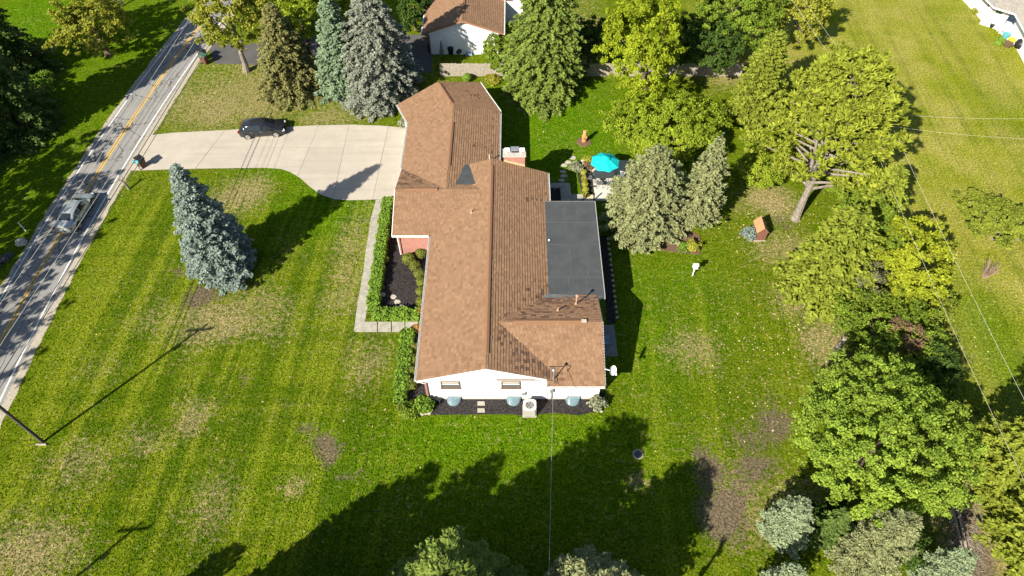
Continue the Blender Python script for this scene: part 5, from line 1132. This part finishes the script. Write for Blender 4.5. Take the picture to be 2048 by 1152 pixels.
    obj('grille', B().box(ST[-1][0]-.06,ST[-1][0]+.012,-.42,.42,.40,.56), M_black, t, world=False)
    obj('number_plate', B().box(ST[0][0]-.014,ST[0][0]+.02,-.26,.26,.62,.74), M_white, t, world=False)
    return t
def paintmat(name, c, metallic=.6, rough=.25):
    m, nt, b = newmat(name); b.inputs['Base Color'].default_value = (*c,1); b.inputs['Metallic'].default_value = metallic; b.inputs['Roughness'].default_value = rough
    b.inputs['Coat Weight'].default_value = .6; b.inputs['Coat Roughness'].default_value = .05; return m
HATCH = [(-2.20,.36,.70,.72,.66,.55),(-2.12,.26,.88,.93,.80,.66),(-1.98,.22,.93,1.05,.86,.64),(-1.58,.20,.95,1.40,.89,.60),(-.80,.19,.95,1.46,.90,.62),(.05,.19,.93,1.46,.90,.62),(.45,.19,.92,1.40,.90,.60),(1.20,.19,.91,.96,.89,.72),(1.75,.20,.83,.88,.87,.68),(2.08,.22,.70,.74,.80,.60),(2.23,.34,.55,.57,.64,.45)]
a, b_ = G(502,279), G(553,275); hd = math.atan2(b_[1]-a[1], b_[0]-a[0]); md = (a+b_)/2; nrm = np.array([-math.sin(hd), math.cos(hd)])
car('parked_car', 'dark grey hatchback parked on the concrete driveway', md[0]+nrm[0]*.88-.05, md[1]+nrm[1]*.88, hd, HATCH, paintmat('dark_grey_paint', (.035,.036,.042), .5, .22), [(2,3),(3,4),(4,5),(5,6)], (6,7), (2,3), (-1.38,1.33), .86)
SEDAN = [(-2.32,.36,.72,.74,.66,.55),(-2.24,.26,.90,.95,.82,.68),(-1.65,.20,.95,1.02,.88,.70),(-.95,.19,.95,1.38,.90,.60),(-.35,.19,.94,1.45,.91,.62),(.25,.19,.93,1.44,.91,.62),(.55,.19,.92,1.38,.91,.60),(1.28,.19,.90,.95,.90,.72),(1.80,.20,.82,.86,.87,.68),(2.14,.22,.68,.72,.80,.60),(2.30,.34,.55,.57,.64,.45)]
a, b_ = G(164,453), G(189,412); hd = math.atan2(1,.0616-2*.001953*7); md = (a+b_)/2; nrm = np.array([-math.sin(hd), math.cos(hd)])
car('road_car', 'pale silver green sedan driving along the road', md[0]+nrm[0]*.9, md[1]+nrm[1]*.9, hd, SEDAN, paintmat('silver_green_paint', (.42,.45,.43), .5, .3), [(3,4),(4,5),(5,6),(2,3)], (6,7), (2,3), (-1.42,1.42), .84)

# ------------------------------------------------------------------ board fence
t = thing('board_fence', 'grey weathered vertical board fence behind the house', 'fence', (*G(940,152)[:2],0))
fy = G(940,153)[1]; fx0, fx1 = G(881,153)[0], G(1480,153)[0]; fh = tall(940,153,127); x = fx0; pm = {}
M_board = mat('grey_boards', (.36,.31,.25), (.22,.19,.155), 5, .9, .4)
while x < fx1:
    v = int(rng.integers(0,3))
    if v not in pm:
        o = obj('picket', B().box(0,.135,-.01,.012,.04,fh+(-.03,0,.03)[v]), M_board, t, world=False); pm[v] = o
    else: o = pm[v].copy(); scene.collection.objects.link(o)
    o.location = (x-t.location.x, fy-t.location.y+rng.normal(0,.004), 0); x += .15
for z in (.35,fh-.3): obj('rail', B().box(fx0,fx1,fy+.014,fy+.06,z,z+.09), M_board, t)
x = fx0
while x < fx1: obj('post', B().box(x,x+.1,fy+.062,fy+.16,0,fh), M_board, t); x += 2.4

# ------------------------------------------------------------------ neighbour house at the top
nh = thing('neighbour_house', 'white gabled neighbour house with tan shingle roof beyond the fence', 'house', (-5.3,75,0))
w = B(); gable_walls(w, -9.0,-1.5,67.5,90,0,2.8,4.15); obj('wall', w, M_siding, nh)
shingles('roof_slope', [(-9.72,67.05,EZ),(-9.72,92,EZ),(-5.32,92,4.35),(-5.32,67.05,4.35)], M_shingle, nh); shingles('roof_slope', [(-.90,92,EZ),(-.90,67.05,EZ),(-5.30,67.05,4.35),(-5.30,92,4.35)], M_shingle, nh)
def rake2(p0,p1,m,par):
    p0 = np.array(p0,float); p1 = np.array(p1,float); V = [p0,p1,p1-[0,0,.2],p0-[0,0,.2]]; V = V+[v+np.array([0,.04,0]) for v in V]
    obj('rake_board', B().add(V,[(0,1,2,3),(7,6,5,4),(0,4,5,1),(1,5,6,2),(2,6,7,3),(3,7,4,0)]), m, par)
M_rk = mat('brown_trim', (.30,.15,.09), (.24,.12,.07), 4, .6)
rake2((-9.72,67.0,EZ-.01),(-5.31,67.0,4.34),M_rk,nh); rake2((-.90,67.0,EZ-.01),(-5.31,67.0,4.34),M_rk,nh)
ridgevent(nh, (-5.31,69,4.37), (-5.31,91,4.37), M_cap)
obj('downspout', B().tube([(-9.75,67.3,2.7),(-9.1,67.42,2.5),(-9.06,67.42,.1)], .05, 6), M_wframe, nh); obj('downspout', B().tube([(-.88,67.3,2.7),(-1.5,67.42,2.5),(-1.53,67.42,.1)], .05, 6), M_wframe, nh)
obj('gutter', B().box(-9.86,-9.73,67.0,92,2.72,2.84), M_gutter, nh); obj('gutter', B().box(-.89,-.76,67.0,92,2.72,2.84), M_gutter, nh)
obj('wall', B().box(-1.2,1.25,73.8,88,0,5.2), M_siding, nh); obj('eave_board', B().box(-1.5,1.6,73.4,88.4,5.2,5.4), M_white, nh)
window(nh, -.35, 73.79, 2.9, 4.1, .8, M_wframe)
for k, (px, py, lab, mm) in enumerate(((862,104,'black bin left of the neighbour gable','b'),(902,107,'black covered grill against the neighbour gable','b'),(919,106,'brown bagged bundle against the neighbour gable','d'),(938,109,'pale blue crate against the neighbour gable','l'))):
    g_ = G(px,py); m = {'b':M_black,'d':mat('brown_bag', (.08,.06,.055), (.05,.04,.035), 5),'l':mat('blue_crate', (.25,.35,.5), (.2,.3,.42), 5)}[mm]
    if mm == 'd': o = obj('bag', B().rock((g_[0],g_[1],0), .5,.4,.8,k), m, smooth=True)
    elif mm == 'l': o = obj('crate', B().box(g_[0]-.35,g_[0]+.35,g_[1]-.25,g_[1]+.25,0,.06).box(g_[0]-.35,g_[0]+.35,g_[1]-.25,g_[1]-.2,.06,.4).box(g_[0]-.35,g_[0]+.35,g_[1]+.2,g_[1]+.25,.06,.4).box(g_[0]-.35,g_[0]-.3,g_[1]-.2,g_[1]+.2,.06,.4).box(g_[0]+.3,g_[0]+.35,g_[1]-.2,g_[1]+.2,.06,.4), m)
    else: o = obj('covered_bin', B().lathe((g_[0],g_[1],0), [(.3,0),(.38,.7),(.42,.75),(.36,.95),(.1,1.05)], 10), m)
    tag(o, lab, 'clutter')
g_ = G(885,122); t = thing('closed_umbrella', 'folded grey patio umbrella at the corner of the neighbour gable', 'umbrella', (g_[0],g_[1],0))
obj('pole', B().tube([(g_[0],g_[1],0),(g_[0],g_[1],2.5)], .03, 7), M_dark, t); obj('folded_canopy', B().lathe((g_[0],g_[1],.8), [(.2,0),(.26,.3),(.18,.9),(.1,1.4),(.02,1.75)], 9), mat('grey_canvas', (.14,.15,.14), (.10,.11,.10), 6), t)

# white house top right
ws = thing('white_house', 'white house with grey shingle roof cut by the top right corner', 'house', (*G(2030,15)[:2],0))
e = [G(1962,-12,2.7), G(1988,15,2.7), G(2030,28,2.7), G(2062,85,2.7)]
far = [np.array([110,60,5.0]), np.array([95,110,5.0])]
in_ = lambda p, d: np.array([p[0],p[1],2.7])+np.array([d[0],d[1],1.5])
hp = np.array([62.5,86,4.4])
def face(pts): 
    return [tuple(map(float,p)) for p in pts]
e0 = e[1]+(e[0]-e[1])*4; e3 = e[2]+(e[3]-e[2])*3.5
shingles('roof_slope', face([e[1],e[2],e[2]+np.array([4.5,7,2.4]),e[1]+np.array([6,7.5,2.4])]), M_shinglegrey, ws, thick=.2)
shingles('roof_slope', face([e[2],e3,e3+np.array([9,5,2.4]),e[2]+np.array([4.5,7,2.4])]), M_shinglegrey, ws, thick=.2)
shingles('roof_slope', face([e0,e[1],e[1]+np.array([6,7.5,2.4]),e0+np.array([8,5,2.4])]), M_shinglegrey, ws, thick=.2)
def wallseg(a, b_, off, m=M_siding):
    a = np.array(a); b_ = np.array(b_); off = np.array([*off,0]); A, C = a+off, b_+off; z = [0,0,0]
    obj('wall', B().add([(A[0],A[1],0),(C[0],C[1],0),(C[0],C[1],2.6),(A[0],A[1],2.6)]+[(p[0]+.2*off[0],p[1]+.2*off[1],h) for p,h in ((A,0),(C,0),(C,2.6),(A,2.6))], [(0,1,2,3),(7,6,5,4),(0,4,5,1),(1,5,6,2),(2,6,7,3),(3,7,4,0)]), m, ws)
    d = C-A; L = np.linalg.norm(d); d /= L; nr = np.array([-off[0],-off[1],0]); nr /= np.linalg.norm(nr); k = int(L/2.2)
    for i in range(k):
        c = A+d*(i+.5)*L/k+nr*.03; c[2] = 2.05
        wn_ = obj('window', B().obox(c,d,nr,(0,0,1),.42,.03,.40), M_white, ws); obj('pane', B().obox(c+nr*.015,d,nr,(0,0,1),.34,.025,.32), glassmat('green_glass', (.05,.10,.08)) if 'green_glass' not in bpy.data.materials else bpy.data.materials['green_glass'], wn_)
wallseg(e0, e[1], (.95,.75)); wallseg(e[1], e[2], (.3,1.1)); wallseg(e[2], e3, (1.0,.5))
for a, b_ in ((e0,e[1]),(e[1],e[2]),(e[2],e3)): obj('gutter', B().tube([np.array(a)+[0,0,-.05], np.array(b_)+[0,0,-.05]], .08, 6), M_white, ws)
bed('white_patio', [(1955,-20),(1960,10),(1985,48),(2005,72),(2030,92),(2070,112),(2100,60),(2020,-10)], mat('white_concrete', (.74,.73,.70), (.68,.67,.64), 3, .8), .06, 'white concrete patio around the white house')
bed('garden_path', [(1930,-20),(1942,5),(1960,32),(1975,52),(1982,56),(1968,34),(1950,5),(1940,-20)], mat('sand_path', (.36,.265,.18), (.29,.215,.145), 5, .9), .08, 'sandy path beside the white house')
for k, (px, py) in enumerate(((1993,60),(2000,66))):
    g_ = G(px,py); t = thing('garden_chair', ['white garden chair nearer the path on the white patio','white garden chair nearer the grill on the white patio'][k], 'chair', (g_[0],g_[1],.06), .4+k, 'white garden chairs')
    obj('seat', B().box(-.28,.28,-.28,.28,.38,.42), M_white, t, world=False); obj('backrest', B().box(-.28,.28,.24,.29,.42,1.0), M_white, t, world=False)
    for a_ in (-1,1):
        for c_ in (-1,1): obj('leg', B().box(a_*.25-.03,a_*.25+.03,c_*.25-.03,c_*.25+.03,0,.38), M_white, t, world=False)
def pot(px,py,r_,h_,m,lab,cat='pot'):
    g_ = G(px,py); tag(obj('garden_pot', B().lathe((g_[0],g_[1],.06), [(r_*.7,0),(r_,h_*.85),(r_*1.08,h_*.85),(r_*1.08,h_),(r_*.8,h_*.9)], 12), m), lab, cat)
pot(1982,55,.3,.5,M_dark,'dark round pot at the end of the sandy path'); pot(2009,76,.4,.5,mat('teal_paint',(.10,.36,.38)),'teal tub on the white patio'); pot(2020,86,.4,.45,mat('yellow_plastic', (.65,.5,.03), (.6,.45,.03), 4, .5),'yellow tub beside the grill on the white patio'); pot(2013,93,.5,.4,mat('brown_tub', (.14,.09,.05), (.1,.065,.04), 5),'low brown planter at the edge of the white patio')
g_ = G(2037,98); t = thing('covered_grill', 'black covered grill at the corner of the white patio', 'grill', (g_[0],g_[1],.06)); obj('cover', B().lathe((g_[0],g_[1],.3), [(.62,0),(.68,.3),(.62,.6),(.3,.85),(.05,.9)], 12), M_black, t, smooth=True)
for k in range(3): a=k*2.1; obj('leg', B().tube([(g_[0]+.4*math.cos(a),g_[1]+.4*math.sin(a),.06),(g_[0]+.4*math.cos(a),g_[1]+.4*math.sin(a),.4)], .03, 6), M_dark, t)

# ------------------------------------------------------------------ utility poles and wires
def upole(label, x, y, h, ax=(1,0), arm=1.1, foot=False):
    t = thing('utility_pole', label, 'pole', (x,y,0)); ax = np.array([*ax,0],float); ax /= np.linalg.norm(ax); p = np.array([x,y,0])
    obj('post', B().tube([p+[0,0,-.3], p+[0,0,h*.5], p+[0,0,h]], [.12,.105,.085], 10), M_pole, t)
    obj('crossarm', B().obox(p+[0,0,h-.45], ax, np.cross([0,0,1],ax), (0,0,1), arm, .055,.07), M_pole, t)
    obj('brace', B().tube([p+ax*arm*.6+[0,0,h-.5], p+[0,0,h-1.15]], .025, 5).tube([p-ax*arm*.6+[0,0,h-.5], p+[0,0,h-1.15]], .025, 5), M_pole, t)
    for s in (-.9,-.3,.9): obj('insulator', B().lathe(p+ax*arm*s+[0,0,h-.38], [(.05,0),(.07,.08),(.04,.2)], 8), M_metal, t)
    obj('transformer_bracket', B().obox(p+ax*.18+[0,0,h-1.9], ax, np.cross([0,0,1],ax), (0,0,1), .1,.12,.18), M_dark, t)
    return p, ax, h, arm
def wire(label, p0, p1, sag, m=M_wire, r=.02, n=16):
    p0 = np.array(p0,float); p1 = np.array(p1,float)
    P = [p0+(p1-p0)*k/n-[0,0,4*sag*(k/n)*(1-k/n)] for k in range(n+1)]
    return tag(obj('overhead_wire', B().tube(P, r, 5), m), label, 'wire', 'overhead wires')
g_ = G(86,884); P1 = upole('utility pole leaning out of the frame at the lower left lawn edge', g_[0], g_[1], 8.9, (.9,.1), 1.0)
obj('guard_plate', B().box(g_[0]-.35,g_[0]+.35,g_[1]-.26,g_[1]-.18,0,.12), M_stone, bpy.data.objects['utility_pole'])
s_ = G(286,1043); k = 8.9/math.tan(SUN_EL); P0 = upole('utility pole below the lower left corner, known by its shadow on the lawn', s_[0]-k*math.sin(SUN_AZ), s_[1]-k*math.cos(SUN_AZ), 8.9, (.9,.1), 1.0)
P2 = upole('utility pole beyond the top of the road', -28.6, 84, 8.9, (.9,.1), 1.0)
for i, s in enumerate((-.9,-.3,.9)):
    for A, C in ((P1,P2),(P0,P1)):
        a = A[0]+A[1]*A[3]*s+[0,0,A[2]-.2]; c = C[0]+C[1]*C[3]*s+[0,0,C[2]-.2]
        wire(['thin wire nearest the far side above the road','thin middle wire above the road','thin wire nearest the lawn above the road'][i]+(' running north' if A is P1 else ' running south of the lawn pole'), a, c, .5, M_wired if i == 1 else M_wire, .012)
a = P1[0]+[.15,0,6.6]; c = P2[0]+[.15,0,6.6]; wire('low communication cable below the power wires beside the road', a, c, .45, M_wired, .03)
a = P1[0]+[.15,0,6.1]; c = P2[0]+[.15,0,6.1]; wire('lowest cable hung beside the road', a, c, .5, M_wired, .025)
P3 = upole('utility pole hidden in the tall pine', 30.2, 45.8, 8.8, (1,0), .8); P4 = upole('utility pole behind the lower right trees outside the frame', 29.3, 6, 8.8, (1,0), .8); P5 = upole('utility pole behind the trees at the top of the field', 26.5, 84, 8.8, (1,0), .8)
wire('upper pale wire running along the edge of the field', P3[0]+[.6,0,8.6], P4[0]+[.6,0,8.6], .4, M_wire, .0065); wire('lower pale wire running along the edge of the field', P3[0]+[0,0,6.6], P4[0]+[0,0,6.6], .6, M_wire, .0065)
wire('pale wire from the pine to the trees at the top', P3[0]+[.6,0,8.6], P5[0]+[.6,0,8.6], .4, M_wire, .0065); wire('lower pale wire from the pine to the trees at the top', P3[0]+[-.6,0,8.6], P5[0]+[-.6,0,8.6], .4, M_wire, .0065)
wire('upper pale service wire crossing the open field to the right', P3[0]+[.1,0,8.7], np.array([62,50.5,6.0]), 1.0, M_wire, .0065); wire('lower pale service wire crossing the open field to the right', P3[0]+[.1,0,7.6], np.array([60,47.5,5.0]), 1.0, M_wire, .0065)
wire('service wire running from the roof mast towards the bottom edge', (2.82,24.0,4.12), (1.5,3.0,8.2), .55, mat('service_wire', (.30,.29,.27), (.24,.23,.21), 3), .014)
s_ = G(1452,1078); k = 8/math.tan(SUN_EL); upole('utility pole below the bottom edge, known by its shadow at right', s_[0]-k*math.sin(SUN_AZ), s_[1]-k*math.cos(SUN_AZ), 8, (.3,.9), .5)

# ------------------------------------------------------------------ fallen leaves on the grass
def litter(n, spots):
    C = []
    for px, py, rx, ry, k in spots:
        q = rng.normal(0,.5,(k,2))*[rx,ry]+[px,py]
        C += [G(a,b_,.03) for a,b_ in q]
    C = np.array(C); N = len(C); nr = unit(np.stack([rng.normal(0,.3,N),rng.normal(0,.3,N),np.ones(N)],1)); A = unit(np.cross(nr,rdir(N))); Bv = np.cross(nr,A); s = rng.uniform(.04,.09,N)
    o = cards('fallen_leaves', C, A*s[:,None], Bv*s[:,None]*.7, rng.uniform(0,1,N), leafmat('dry_leaf', (.22,.14,.06), (.55,.45,.25), .05)); o['kind'] = 'stuff'; o['label'] = 'dry fallen leaves scattered over the lawn'
litter(0, [(1620,640,200,120,700),(1540,450,120,60,300),(1500,800,160,160,200),(460,200,180,60,200),(900,700,900,400,250),(1950,600,120,250,120),(1130,250,150,90,60)])
